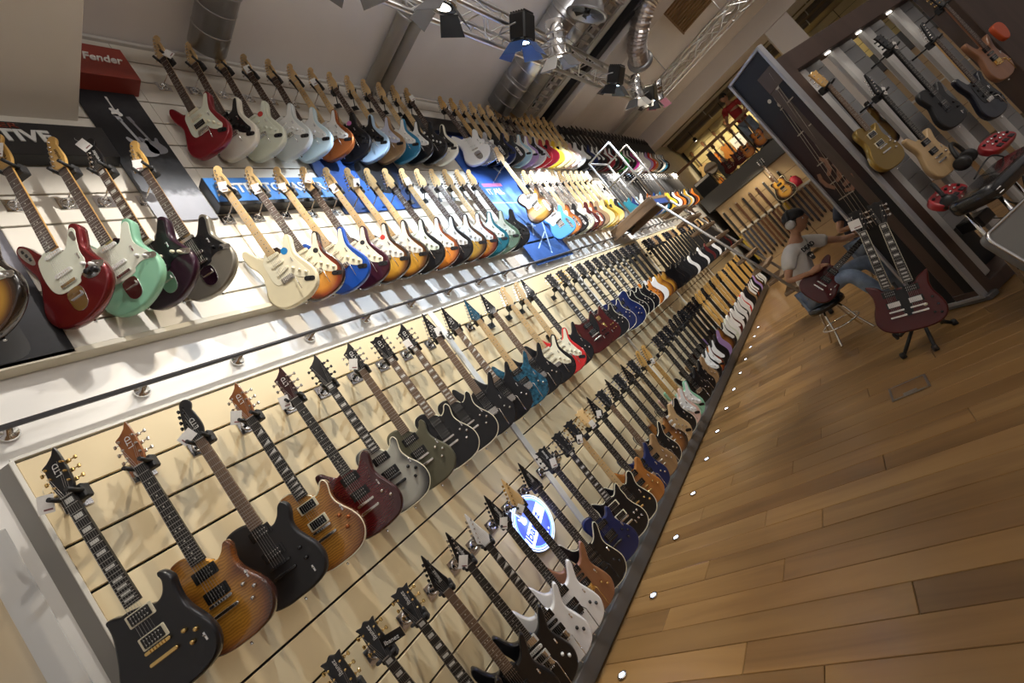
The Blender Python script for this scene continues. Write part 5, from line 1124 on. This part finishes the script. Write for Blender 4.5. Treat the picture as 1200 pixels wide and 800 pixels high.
def head(parent, loc, face, tilt=0, hair='cap'):
    """face = direction the nose points"""
    rz = math.atan2(face[0], -face[1])
    h = head_mesh(skin_m).build('head', skin_m, parent, loc, (tilt, 0, rz))
    eye = mat('eye_white', (.6, .58, .55), .2); iris = mat('iris', (.03, .018, .01), .2)
    for s in (-1, 1):
        MB().lathe([(.001, -.011), (.008, -.008), (.011, 0), (.008, .008)], 10, ax='Y').build('eye', eye, h, (s * .031, -.076, .008))
        MB().lathe([(.001, -.0122), (.0045, -.0112), (.0045, -.009)], 8, ax='Y').build('iris', iris, h, (s * .031, -.076, .008))
        MB().box((0, 0, 0), (.034, .008, .007), .002).build('eyebrow', hair_m, h, (s * .031, -.088, .031))
        MB().plate(sc([(0, 28), (14, 22), (17, 4), (10, -14), (2, -28), (-6, -10), (-8, 12)], 3), -.006, .006, .003).build('ear', skin_m, h, (s * .077, .008, .0), (0, 0, s * 1.25))
    MB().box((0, 0, 0), (.040, .007, .009), .003).build('lips', mat('lips', (.34, .14, .10), .45), h, (0, -.092, -.054))
    if hair == 'cap':
        v = []; 
        MB().lathe([(.090, .030), (.092, .055), (.082, .090), (.055, .118), (.02, .130), (.001, .131)], 24).build('cap_crown', mat('cap_black', (.010, .010, .012), .7), h, (0, .004, .0)).scale = (.93, 1.13, 1)
        MB().plate([(x, z) for x, z in smooth_line([(-.078, 0), (-.075, .05), (-.04, .085), (0, .092), (.04, .085), (.075, .05), (.078, 0)], 3)], -.003, .003).build('cap_peak', MATS['cap_black'], h, (0, -.080, .040), (PI / 2 + PI - .18, 0, 0))
        MB().lathe([(.080, -.035), (.086, .0), (.088, .035)], 24).build('hair', hair_m, h, (0, .014, .0)).scale = (.95, 1.03, 1)
    else:
        MB().lathe([(.084, -.01), (.090, .035), (.086, .075), (.065, .108), (.03, .126), (.001, .129)], 24).build('hair', hair_m, h, (0, .012, .004)).scale = (.95, 1.10, 1)
    return h
def hand(parent, wrist, palm_dir, finger_dir, curl, side=1, s=1.0):
    """palm and five separate, unequal, bent fingers, the thumb leaving the side of the palm"""
    f = Vector(finger_dir).normalized(); nrm = Vector(palm_dir); nrm = (nrm - f * nrm.dot(f)).normalized(); w = f.cross(nrm) * side
    o = Vector(wrist); m = MB()
    c = o + f * .045 * s
    m.tube([o - f * .02, o + f * .01, c, o + f * .085 * s], [.024 * s, .028 * s, .036 * s, .030 * s], 10)
    for i, (off, ln, r) in enumerate(((-.030, .062, .0080), (-.010, .074, .0088), (.010, .080, .0090), (.030, .070, .0088))):
        p = o + f * .080 * s + w * off * s; pts = [p]; d = f.copy(); 
        for j in range(3):
            ang = curl * (.7 + .15 * i); d = (d * math.cos(ang) + nrm * math.sin(ang)).normalized(); n2 = (nrm - d * nrm.dot(d))
            nrm_i = n2.normalized() if n2.length > 1e-6 else nrm
            p = p + d * ln * s * (.44, .32, .24)[j]; pts.append(p)
        m.tube(pts, [r * 1.1 * s, r * s, r * .95 * s, r * .75 * s], 8)
    p = o + f * .025 * s + w * .030 * s; pts = [p, p + (w * .6 + f * .6 + nrm * .3).normalized() * .035 * s, p + (w * .45 + f * .9 + nrm * .6).normalized() * .062 * s]
    m.tube(pts, [.013 * s, .0105 * s, .008 * s], 8)
    return m.build('hand', skin_m, parent)
def Vz(*p): return Vector((p[0], p[1], p[2] + H))
def seated(base, off, shirt, trousers, label, cap, face, with_print):
    O = Vector(off)
    def w(x, y, z): return Vector((x, y, z + H)) + O - B
    B = Vector(base)
    t = thing('person', label, 'person', B)
    pel, sp, ch, nb, nk, hd = w(5.53, .66, -.93), w(5.53, .64, -.76), w(5.52, .58, -.56), w(5.51, .53, -.43), w(5.50, .47, -.36), w(5.475, .385, -.235)
    sR, sL = w(5.36, .61, -.475), w(5.66, .44, -.475); eR, wR = w(5.235, .745, -.665), w(5.16, .53, -.70); eL, wL = w(5.66, .19, -.66), w(5.485, .035, -.685)
    hR, hL = w(5.45, .69, -.95), w(5.60, .60, -.95); kR, kL = w(5.20, .31, -.90), w(5.40, .16, -.90); aR, aL = w(5.22, .20, -1.34), w(5.44, .06, -1.34)
    def j(v, a, b=None): return (v.x, v.y, v.z, a, b or a)
    tR, tL = aR + Vector((-.06, -.12, -.06)), aL + Vector((-.06, -.12, -.06))
    J = [j(pel, .10, .085), j(sp, .095, .08), j(ch, .11, .085), j(nb, .06), j(nk, .045), j(hd + Vector((0, .02, -.03)), .05), j(sR, .046), j(eR, .035), j(wR, .024), j(sL, .046), j(eL, .035), j(wL, .024),
         j(hR, .075), j(kR, .052), j(aR, .034), j(hL, .075), j(kL, .052), j(aL, .034)]
    skinned('body', J, [(0, 1), (1, 2), (2, 3), (3, 4), (4, 5), (3, 6), (6, 7), (7, 8), (3, 9), (9, 10), (10, 11), (0, 12), (12, 13), (13, 14), (0, 15), (15, 16), (16, 17)], skin_m, t)
    mR, mL = sR.lerp(eR, .62), sL.lerp(eL, .62)
    skinned('shirt', [j(pel + Vector((0, 0, .02)), .135, .115), j(sp, .130, .110), j(ch, .145, .115), j(nb, .085, .075), j(sR, .078), j(mR, .066), j(sL, .078), j(mL, .066)],
            [(0, 1), (1, 2), (2, 3), (3, 4), (4, 5), (3, 6), (6, 7)], shirt, t)
    skinned('jeans', [j(pel + Vector((0, 0, -.02)), .125, .11), j(hR, .098), j(kR, .076), j(aR + Vector((0, 0, .04)), .062), j(hL, .098), j(kL, .076), j(aL + Vector((0, 0, .04)), .062)], [(0, 1), (1, 2), (2, 3), (0, 4), (4, 5), (5, 6)], trousers, t)
    for a, b in ((aR, tR), (aL, tL)):
        MB().tube([a + Vector((.03, .05, -.075)), a + Vector((0, 0, -.055)), a.lerp(b, .6) + Vector((0, 0, -.04)), b + Vector((0, 0, -.035))], [.034, .044, .042, .030], 10).build('shoe', shoe_m, t)
    h = head(t, hd, face, .22, cap)
    hand(t, wR, (.30, -.1, -.9), (.12, -.95, .05), .35, 1)
    hand(t, wL, (-.6, .1, .6), (-.25, .35, .75), .75, -1)
    if with_print:
        pm = mat('print_black_tee', (.015, .015, .016), .8)
        c = w(5.395, .475, -.555); rz = math.atan2(-.50, .62) ; rz = -.72
        # lettering and a skull printed on the chest
        text('DEAD', .062, pm, t, c + Vector((-.055, .035, .035)) + Vector((-.016, -.02, 0)), (PI / 2 - .12, 0, rz), .002, bold=.002)
        sk = MB().plate(sc([(-34, 20), (-26, 44), (0, 54), (26, 44), (34, 20), (24, -4), (18, -30), (-18, -30), (-24, -4)], 3), -.002, .002).build('printed_skull', pm, t, c + Vector((-.012, -.012, -.045)), (-.12, 0, rz))
        for q in (-1, 1): MB().lathe([(.010, -.0032), (.010, 0)], 10, ax='Y').build('printed_eye', tee, sk, (q * .013, 0, .012))
    return t, h, hd + B
man, mh, hw_ = seated((5.53, .66, 0), (0, 0, 0), tee, denim, 'young man in grey tee and headphones playing a dark red guitar on a stool', 'cap', (-.25, -.97), True)
t = phones(hw_ + Vector((.0, .02, .002)), math.atan2(-.25, .97), 'silver headphones worn by the seated man over his cap', mat('phones_silver', (.46, .46, .47), .35, .4), rubber, pitch=.15)
t.scale = (1.12, 1.12, 1.05)
def orient(o, zdir, front):
    Z = Vector(zdir).normalized(); Y = -Vector(front); Y = (Y - Z * Y.dot(Z)).normalized(); X_ = Y.cross(Z)
    Mx = Matrix.Identity(4)
    for i in range(3): Mx[i][0] = X_[i]; Mx[i][1] = Y[i]; Mx[i][2] = Z[i]
    o.rotation_euler = Mx.to_euler(); return o
dirn = Vector((.36, -.89, .24)).normalized(); br = Vz(5.185, .535, -.845)
g = guitar('double', br + dirn * .648, cherry, 'dark red double-cutaway guitar played by the man on the stool', None, lod=0, neck='ebony', head='three', headm=bk, hw=nickel, inlay='dot', yaw=0)
orient(g, dirn, (-.80, -.50, .30))
def stool(x, y, top, label):
    t = thing('bar_stool', label, 'stool', (x, y, 0))
    MB().lathe([(.15, top - .075), (.172, top - .07), (.178, top - .04), (.168, top - .010), (.12, top), (.001, top + .003)], 26).build('seat', mat('black_vinyl'), t) if False else MB().lathe([(.15, top - .075), (.172, top - .07), (.178, top - .04), (.168, top - .010), (.12, top), (.001, top + .003)], 26).build('seat', MATS['black_vinyl'], t)
    for k in range(4):
        a = PI / 4 + k * PI / 2 + .3; c, s_ = math.cos(a), math.sin(a)
        MB().tube([(c * .10, s_ * .10, top - .075), (c * .13, s_ * .13, top - .14), (c * .17, s_ * .17, top - .30), (c * .225, s_ * .225, .02), (c * .235, s_ * .235, .008)], .011, 8).build('leg', chrome, t)
    MB().tube([(.172 * math.cos(a), .172 * math.sin(a), top - .27) for a in [2 * PI * k / 28 for k in range(29)]], .009, 8, False).build('foot_ring', chrome, t)
    return t
stool(5.53, .66, H - 1.055, 'chrome stool with black seat under the man in the grey tee')
p2, _, _ = seated((6.58, .11, 0), (1.05, -.55, .02), navytee, denim, 'man in dark navy tee playing a white guitar behind the poster panel', 'hair', (-.55, -.83), False)
stool(6.58, .11, H - 1.04, 'chrome stool with black seat behind the poster panel')
g = guitar('acoustic', br + Vector((1.05, -.55, .03)) + dirn * .60, whitep, 'small white acoustic guitar held by the man behind the poster panel', None, lod=1, neck='rosewood', head='three', inlay=None, name='acoustic_guitar')
orient(g, dirn, (-.80, -.50, .30)); g.scale = (.72, .72, .72)
MB().lathe([(.045, -.0065), (.045, -.007)], 20, ax='Y').build('sound_hole', dark, g, (0, 0, -.52))
# ---- double-neck guitar on its stand
DN = [(-90,-470),(-112,-440),(-150,-415),(-182,-404),(-180,-440),(-166,-500),(-172,-560),(-195,-620),(-207,-690),(-182,-755),(-110,-795),(0,-803),(110,-795),(182,-755),(207,-690),(195,-620),(172,-560),(166,-500),(180,-440),(182,-404),(150,-415),(112,-440),(90,-470),(40,-482),(0,-474),(-40,-482)]
t = thing('double_neck_guitar', 'cherry red twin-horned double-neck guitar leaning in a black floor stand', 'guitar', (4.36, -.03, -.555 + H), (-.20, .24, -PI / 2 - .10))
b = MB().plate(sc(DN, 5), -.002, .036, .011).build('body', cherry, t)
for i, x0 in enumerate((-.062, .062)):
    nk = put('neck', cached(('neck', 'single'), lambda: neck_mesh('single')), mahog, t, (x0, 0, 0)); fb = put('fretboard', cached(('fb', 'single'), lambda: board_mesh('single')), ebony, nk)
    put('frets', cached(('frets', 'single'), lambda: frets_mesh('single')), None, nk)['kind'] = 'stuff'
    put('inlays', cached(('inl', 'single', 'block'), lambda: inlay_mesh('single', 'block')), pearl, nk)
    MB().tube([(-.0225, -.009, 0), (-.029, -.009, -.45)], .0014, 4).build('binding', ivory, nk); MB().tube([(.0225, -.009, 0), (.029, -.009, -.45)], .0014, 4).build('binding', ivory, nk)
    hd = put('headstock', cached(('head', 'three', 0), None), bk, t, (x0, 0, 0)); hd.rotation_euler = (-.13, 0, 0)
    for x, z, s in head_pegs('three'): put('tuning_peg', cached(('peg', s), lambda: peg_mesh(s)), nickel, hd, (x * mm, 0, z * mm))
    put('strings', cached(('str', 'single'), lambda: strings_mesh('single')), None, t, (x0, 0, 0))['kind'] = 'stuff'
    for z in (-.50, -.585): 
        q = put('pickup', cached(('pu', 'h'), lambda: pickup_mesh('h')), pblack, t, (x0, -.002, z)); q.material_slots[1].link = 'OBJECT'; q.material_slots[1].material = nickel if z < -.55 else pblack
    put('bridge', cached(('br', 'tune'), lambda: bridge_mesh('tune')), nickel, t, (x0, -.002, -.635))
for x, z in ((.15, -.60), (.165, -.66), (.13, -.71), (.165, -.72)): put('control_knob', cached(('knob',), knob_mesh), blackmetal, t, (x, -.002, z))
MB().plate(sc([(-30, -500), (30, -500), (36, -600), (20, -680), (-20, -680), (-36, -600)], 4), -.0045, -.001).build('pickguard', pblack, t)
MB().lathe([(.012, -.001), (.012, -.004), (.004, -.012)], 10, ax='Y').build('selector_switch', ivory, t, (.10, -.002, -.64))
o = put('price_tag', cached(('tag',), tag_mesh), None, t, (-.085, -.03, .10)); o.scale = (1.5, 1, 1.1)
t = thing('guitar_stand', 'black folding floor stand under the double-neck guitar', 'stand', (4.40, .15, 0))
A_, B_, C_, D_ = Vector((4.33, .35, .012)), Vector((4.20, .16, .012)), Vector((4.52, -.02, .012)), Vector((4.68, .03, .012)); o0 = Vector((4.40, .15, 0)); piv = Vector((4.42, .14, .20))
for p, q in ((A_, piv), (B_, piv + Vector((0, -.03, 0))), (D_, piv), (C_, piv + Vector((.02, 0, 0)))): MB().tube([p - o0, q - o0], .013, 8).build('leg', black, t)
for p in (A_, B_, D_, C_): MB().lathe([(.02, -.012), (.02, .02), (.014, .03)], 10).build('rubber_foot', rubber, t, p - o0)
MB().tube([Vector((4.30, .28, .17)) - o0, piv - o0, Vector((4.44, -.02, .18)) - o0], .012, 8).build('cradle_bar', black, t)
for y in (.28, -.02): MB().tube([Vector((4.42, y, .18)) - o0, Vector((4.28, y + .02, .17)) - o0, Vector((4.26, y + .02, .215)) - o0], .012, 8).build('cradle_arm', rubber, t)
MB().tube([piv - o0, Vector((4.56, .10, .48)) - o0], .011, 8).build('back_rest', black, t)
# ------------------------------------------------------------------ far end: strap wall below, lit mezzanine above
tanw = mat('tan_panel', (.52, .38, .22), .5, var=.06, scale=2); XB = 14.0
sw = struct(MB().box((XB + .06, -.6, (.93 + H) / 2), (.10, 5.6, .93 + H)).build('wall_end', mat('tan_back', (.20, .14, .08), .6)))
tp = {}
for j in range(6):
    z0 = .05 + j * .395
    for i in range(4): put('panel', cached(('tanp',), lambda: MB().box((0, 0, 0), (.018, 1.37, .385), .004).mesh('panel', tanw)), None, sw, (XB + .0, 1.5 - 1.39 * i, z0 + .19))
struct(MB().box((XB - .02, -.6, .02 + H + .0), (.02, 5.4, .03)).build('trim_11', mat('white_strip', (.7, .68, .62), .4)))
strapc = [((.02, .02, .022), 'black'), ((.03, .02, .018), 'black'), ((.14, .06, .03), 'brown'), ((.02, .02, .025), 'black'), ((.10, .05, .035), 'tan'), ((.06, .018, .015), 'dark red'), ((.05, .05, .055), 'charcoal'), ((.10, .04, .02), 'brown')]
def strap(y, ztop, ln, m, lab, group):
    t = thing('guitar_strap', lab, 'strap', (XB - .05, y, ztop + H), group=group)
    MB().box((0, 0, -ln / 2), (.012, .055, ln), .002).build('webbing', m, t)
    MB().plate([(x, z) for x, z in smooth_line([(-.028, 0), (-.02, -.07), (.0, -.10), (.02, -.07), (.028, 0)], 2)], -.005, .005).build('leather_end', mat('strap_leather', (.02, .013, .010), .5), t, (0, 0, -ln), (0, 0, PI / 2))
    MB().box((0, 0, .015), (.02, .03, .03), .002).build('hook', steel, t)
for k in range(9):
    c, nm = strapc[k % 8]; strap(2.10 - .19 * k, .70 - .005 * k, .62, mat('strap_%d' % (k % 8), c, .7), '%s guitar strap, %s in the upper row on the tan end wall' % (nm, ordw(k + 1)), 'straps in the upper row')
lc = [((.42, .30, .03), 'yellow'), ((.05, .06, .09), 'slate'), ((.10, .06, .035), 'brown'), ((.05, .05, .07), 'charcoal')] + strapc
struct(MB().box((XB - .03, -.2, -.005 + H), (.04, 4.6, .025)).build('trim_12', MATS['white_strip']))
for k in range(24):
    c, nm = lc[(k * 5) % 12] if k > 2 else lc[0 if k == 0 else 1]
    strap(2.16 - .105 * k, -.05, .82 - .05 * (k % 3), mat('strapl_%s' % nm.replace(' ', '_'), c, .7), '%s guitar strap, %s in the lower row on the tan end wall' % (nm, ordw(k + 1)), 'straps in the lower row')
# things hung beyond the straps: a sunburst archtop and a red bag
g = guitar('hollow', (13.55, .70, .98 + H), gsb, 'sunburst archtop guitar hung before the end wall of straps', None, lod=1, yaw=-PI / 2 - .25, neck='mahogany', head='three', headm=bk, bind=True, name='archtop_guitar'); g.scale = (1.2, 1.2, 1.2)
h = thing('wall_hanger', 'hook holding the sunburst archtop before the end wall', 'hanger', (13.55, .70, .98 + H), (0, 0, -PI / 2), 'hooks on the end wall')
MB().tube([(0, .05, 0), (0, .33, .05)], .012, 8).build('arm', blackmetal, h); put('yoke', yoke_m, None, h)
for q in (-1, 1): put('prong', prong_m, None, h, (q * .0305, 0, 0))
h = thing('wall_hanger', 'hook holding the small red bag before the end wall', 'hanger', (13.6, .42, .34 + H), (0, 0, -PI / 2), 'hooks on the end wall')
MB().tube([(0, -.02, .03), (0, 0, 0), (0, .10, .0), (0, .36, .02)], .010, 8).build('arm', blackmetal, h)
tag(MB().lathe([(.10, -.16), (.12, -.05), (.09, .08), (.03, .12)], 14).build('red_bag', mat('red_cloth', (.42, .02, .05), .6), None, (13.6, .42, .22 + H)), 'small red bag hung below the sunburst archtop', 'bag')
# mezzanine deck and fascia
deck = mat('deck_grey', (.085, .088, .09), .5); DZ = 1.36
struct(MB().box((15.6, -.9, 1.14 + H), (3.5, 6.5, .42)).build('floor_mezzanine', deck))
lit = mat('slat_yellow', (.70, .58, .30), .45, var=.05, scale=2)
mw = struct(MB().box((17.35, -.6, 2.5 + H), (.06, 6.0, 2.25)).build('wall_mezzanine', dark))
for j in range(9):
    for i in range(6): put('slat', cached(('mzs',), lambda: MB().box((0, 0, 0), (.02, .985, .235), .004).mesh('slat', lit)), None, mw, (17.31, 1.85 - 1.0 * i, 1.50 + .245 * j + H))
struct(MB().box((16.9, -.6, 3.45 + H), (.9, 6.0, .26)).build('ceiling_far_bulkhead', mat('bulkhead_brown', (.30, .24, .16), .6)))
for k, x in enumerate((14.6, 15.4, 16.2)):
    spiral('ceiling_pipe', '%s of the dark pipes over the mezzanine' % ('nearest', 'middle one', 'farthest')[k], x, 3.42 - .04 * k, .07, -3.4, 2.3, mat('pipe_brown', (.16, .13, .10), .5), 'pipe', False)
rt = thing('railing', 'brown wooden handrail on posts along the mezzanine edge', 'railing', (13.95, .6, DZ + H))
rw = wood('rail_wood', (.14, .07, .03), (.26, .14, .07), 'Y', 6, .1, .45)
MB().box((0, 0, .98), (.06, 4.2, .07), .01).build('top_rail', rw, rt)
for k in range(3): MB().tube([(0, -1.9 + 1.9 * k, 0), (0, -1.9 + 1.9 * k, .95)], .02, 8).build('post', black, rt)
for k in range(0): MB().tube([(0, -2.05, .32 + .32 * k), (0, 2.05, .32 + .32 * k)], .008, 6).build('cross_wire', steel, rt)
def spotlamp(y, z, lab, x=16.0):
    t = thing('ceiling_spot', lab, 'lamp', (x, y, z + H))
    MB().lathe([(.05, .12), (.055, .02), (.055, 0)], 14).build('housing', black, t); MB().lathe([(.048, .003), (.001, -.004)], 12).build('lens', lens_w, t); MB().cyl((0, 0, .12), (0, 0, .45), .01, 6).build('stem', black, t)
    spot('mezzanine_light', (x, y, z + H - .03), (17.3, y, 2.0 + H), 75, (1, .82, .48), 100, .5, .05)
for k in range(4): spotlamp(1.7 - 1.05 * k, 3.05, '%s mezzanine spotlight' % ('first', 'second', 'third', 'fourth')[k] + ' above the yellow guitar wall')
spot('end_wall_light', (13.2, .8, .95 + H), (14, 1.2, -.2 + H), 30, (1, .82, .55), 120, .6, .08)
# guitars on the yellow mezzanine wall and on the deck
kinds_ = [('acoustic', nat, 'natural'), ('hollow', osb, 'orange burst'), ('acoustic', orangewood, 'amber'), ('acoustic', bk, 'black'), ('acoustic', nat, 'natural'), ('hollow', cherry, 'dark red'), ('acoustic', gsb, 'sunburst'), ('acoustic', nat, 'natural'), ('hollow', bk, 'black'), ('acoustic', mahb, 'brown')]
for k, (kd, f, nm) in enumerate(kinds_[:9]):
    guitar(kd, (17.05, 2.15 - .42 * k, 2.95 + H), f, '%s guitar, %s from the left in the upper row on the yellow mezzanine wall' % (nm, ordw(k + 1) if k else 'first'), 'guitars on the mezzanine wall', lod=2, yaw=-PI / 2, neck='mahogany', head='three', name='acoustic_guitar')
for k in range(8):
    kd, f, nm = kinds_[(k * 3 + 1) % 10]
    guitar(kd, (17.05, 2.05 - .42 * k, 2.02 + H + (.22 if kd != 'acoustic' else .26)), f, '%s guitar, %s from the left in the lower row on the yellow mezzanine wall' % (nm, ordw(k + 1) if k else 'first'), 'guitars on the mezzanine wall', lod=2, yaw=-PI / 2, neck='mahogany', head='three', name='acoustic_guitar')
for k, (y, f, nm, kd) in enumerate([(1.32, cherry, 'dark red', 'single'), (1.02, cherry, 'cherry', 'horned'), (.78, osb, 'orange', 'single'), (.40, osb, 'orange burst', 'hollow'), (.12, natdark, 'brown', 'acoustic')]):
    ln = .81 if kd in ('single', 'horned') else (.89 if kd == 'acoustic' else .846)
    guitar(kd, (14.35, y, DZ + .06 + ln + H), f, '%s guitar standing near the edge of the mezzanine deck, %s from the drum' % (nm, ordw(k + 2)), 'guitars on the mezzanine deck', lod=1, yaw=-PI / 2, neck='mahogany', head='three', tilt=-.10)
    s_ = thing('guitar_stand', 'black stand under the %s guitar on the mezzanine deck' % nm, 'stand', (14.40, y, DZ + H))
    for q in (-1, 1): MB().tube([(-.12, q * .12, .012), (.03, q * .03, .35)], .01, 6).build('leg', black, s_)
    MB().tube([(.16, 0, .012), (.05, 0, .60)], .01, 6).build('leg', black, s_); MB().tube([(-.05, -.10, .05), (-.05, .10, .05)], .012, 6).build('cradle', rubber, s_)
t = thing('snare_drum', 'white-headed drum on a stand on the mezzanine deck', 'drum', (14.6, 1.72, DZ + H))
MB().lathe([(.17, -.07), (.17, .07)], 24, ax='X').build('shell', mat('drum_shell', (.12, .12, .13), .3, .5), t, (0, 0, .55), (0, .25, .2)); MB().lathe([(.168, -.072), (.001, -.074)], 24, ax='X').build('drum_head', mat('drum_head', (.72, .72, .70), .5), t, (0, 0, .55), (0, .25, .2)); MB().lathe([(.176, -.075), (.182, -.068), (.176, -.06)], 24, ax='X').build('hoop', chrome, t, (0, 0, .55), (0, .25, .2))
for k in range(3): MB().tube([(0, 0, .40), (.18 * math.cos(k * 2.1), .18 * math.sin(k * 2.1), .01)], .01, 6).build('leg', chrome, t)
t = thing('display_column', 'dark grey upright between the yellow wall bays on the mezzanine', 'column', (15.6, 1.62, DZ + H)); MB().box((0, 0, .55), (.10, .16, 1.10), .005).build('column_body', mat('column_grey', (.16, .16, .165), .5), t); MB().box((0, 0, .01), (.2, .26, .02)).build('column_foot', black, t)
t = thing('amplifier', 'black amplifier cabinet at the left end of the mezzanine deck', 'amplifier', (14.3, 2.02, DZ + H)); MB().box((0, 0, .24), (.28, .50, .48), .02).build('cabinet', black, t); MB().box((-.142, 0, .20), (.008, .44, .34)).build('grille', mat('amp_cloth', (.03, .03, .032), .9), t); MB().box((-.142, 0, .43), (.01, .44, .07)).build('control_panel', steel, t)
t = thing('paper_notice', 'white printed notice on the sunburst-filled mezzanine wall', 'notice', (17.0, .95, 2.30 + H)); MB().box((0, 0, 0), (.01, .34, .42)).build('sheet', mat('notice_white', (.72, .72, .78), .5), t); MB().box((-.007, 0, .03), (.004, .22, .05)).build('printed_bar', mat('notice_grey', (.35, .36, .45), .5), t)
t = thing('paper_notice', 'white price notice standing at the right end of the mezzanine deck', 'notice', (14.2, .02, 1.78 + H)); MB().box((0, 0, 0), (.01, .26, .30)).build('sheet', MATS['notice_white'], t); MB().box((.04, 0, -.28), (.02, .02, .30)).build('holder', steel, t)
# man in red at the handrail
t = thing('person', 'dark-haired man in a red tee leaning on the mezzanine handrail', 'person', (14.55, .42, DZ + H))
def j(x, y, z, a, b=None): return (x, y, z, a, b or a)
J = [j(.05, 0, .92, .11, .09), j(.02, 0, 1.12, .11, .085), j(-.03, 0, 1.36, .13, .09), j(-.05, 0, 1.50, .06), j(-.07, .0, 1.57, .048), j(-.10, .0, 1.66, .05), j(-.05, -.19, 1.43, .05), j(-.22, -.25, 1.20, .04), j(-.55, -.18, 1.06, .028), j(-.05, .19, 1.43, .05), j(-.26, .26, 1.20, .04), j(-.56, .30, 1.06, .028),
     j(.06, -.10, .88, .085), j(.04, -.11, .48, .06), j(.08, -.11, .09, .04), j(.06, .10, .88, .085), j(.04, .11, .48, .06), j(.08, .11, .09, .04)]
skinned('body', J, [(0, 1), (1, 2), (2, 3), (3, 4), (4, 5), (3, 6), (6, 7), (7, 8), (3, 9), (9, 10), (10, 11), (0, 12), (12, 13), (13, 14), (0, 15), (15, 16), (16, 17)], skin_m, t)
skinned('shirt', [j(.05, 0, .90, .15, .12), j(.02, 0, 1.12, .145, .12), j(-.03, 0, 1.36, .165, .12), j(-.05, 0, 1.48, .085), j(-.05, -.19, 1.42, .085), j(-.17, -.235, 1.27, .07), j(-.05, .19, 1.42, .085), j(-.19, .245, 1.27, .07)], [(0, 1), (1, 2), (2, 3), (3, 4), (4, 5), (3, 6), (6, 7)], redtee, t)
skinned('jeans', [j(.05, 0, .92, .14, .12), j(.06, -.10, .86, .105), j(.04, -.11, .48, .08), j(.08, -.11, .10, .065), j(.06, .10, .86, .105), j(.04, .11, .48, .08), j(.08, .11, .10, .065)], [(0, 1), (1, 2), (2, 3), (0, 4), (4, 5), (5, 6)], denim, t)
head(t, (-.12, 0, 1.72), (-.5, .85), .25, 'hair'); hand(t, (-.55, -.18, 1.06), (0, 0, -1), (-.8, .2, -.2), .5, 1); hand(t, (-.56, .30, 1.06), (0, 0, -1), (-.8, -.1, -.2), .5, -1)
for y in (-.11, .11): MB().tube([(.13, y, .04), (.06, y, .05), (-.06, y, .04), (-.12, y, .03)], [.034, .044, .042, .028], 10).build('shoe', shoe_m, t)
# white bulkhead and its post at the upper right, above the brown frame
struct(MB().box((13.2, -1.20, CZ / 2), (.45, .50, CZ)).build('pillar_bulkhead', beam_m))
for o in list(COL.objects):
    if o.type == 'MESH' and o.name.startswith('floor_mez'): pass
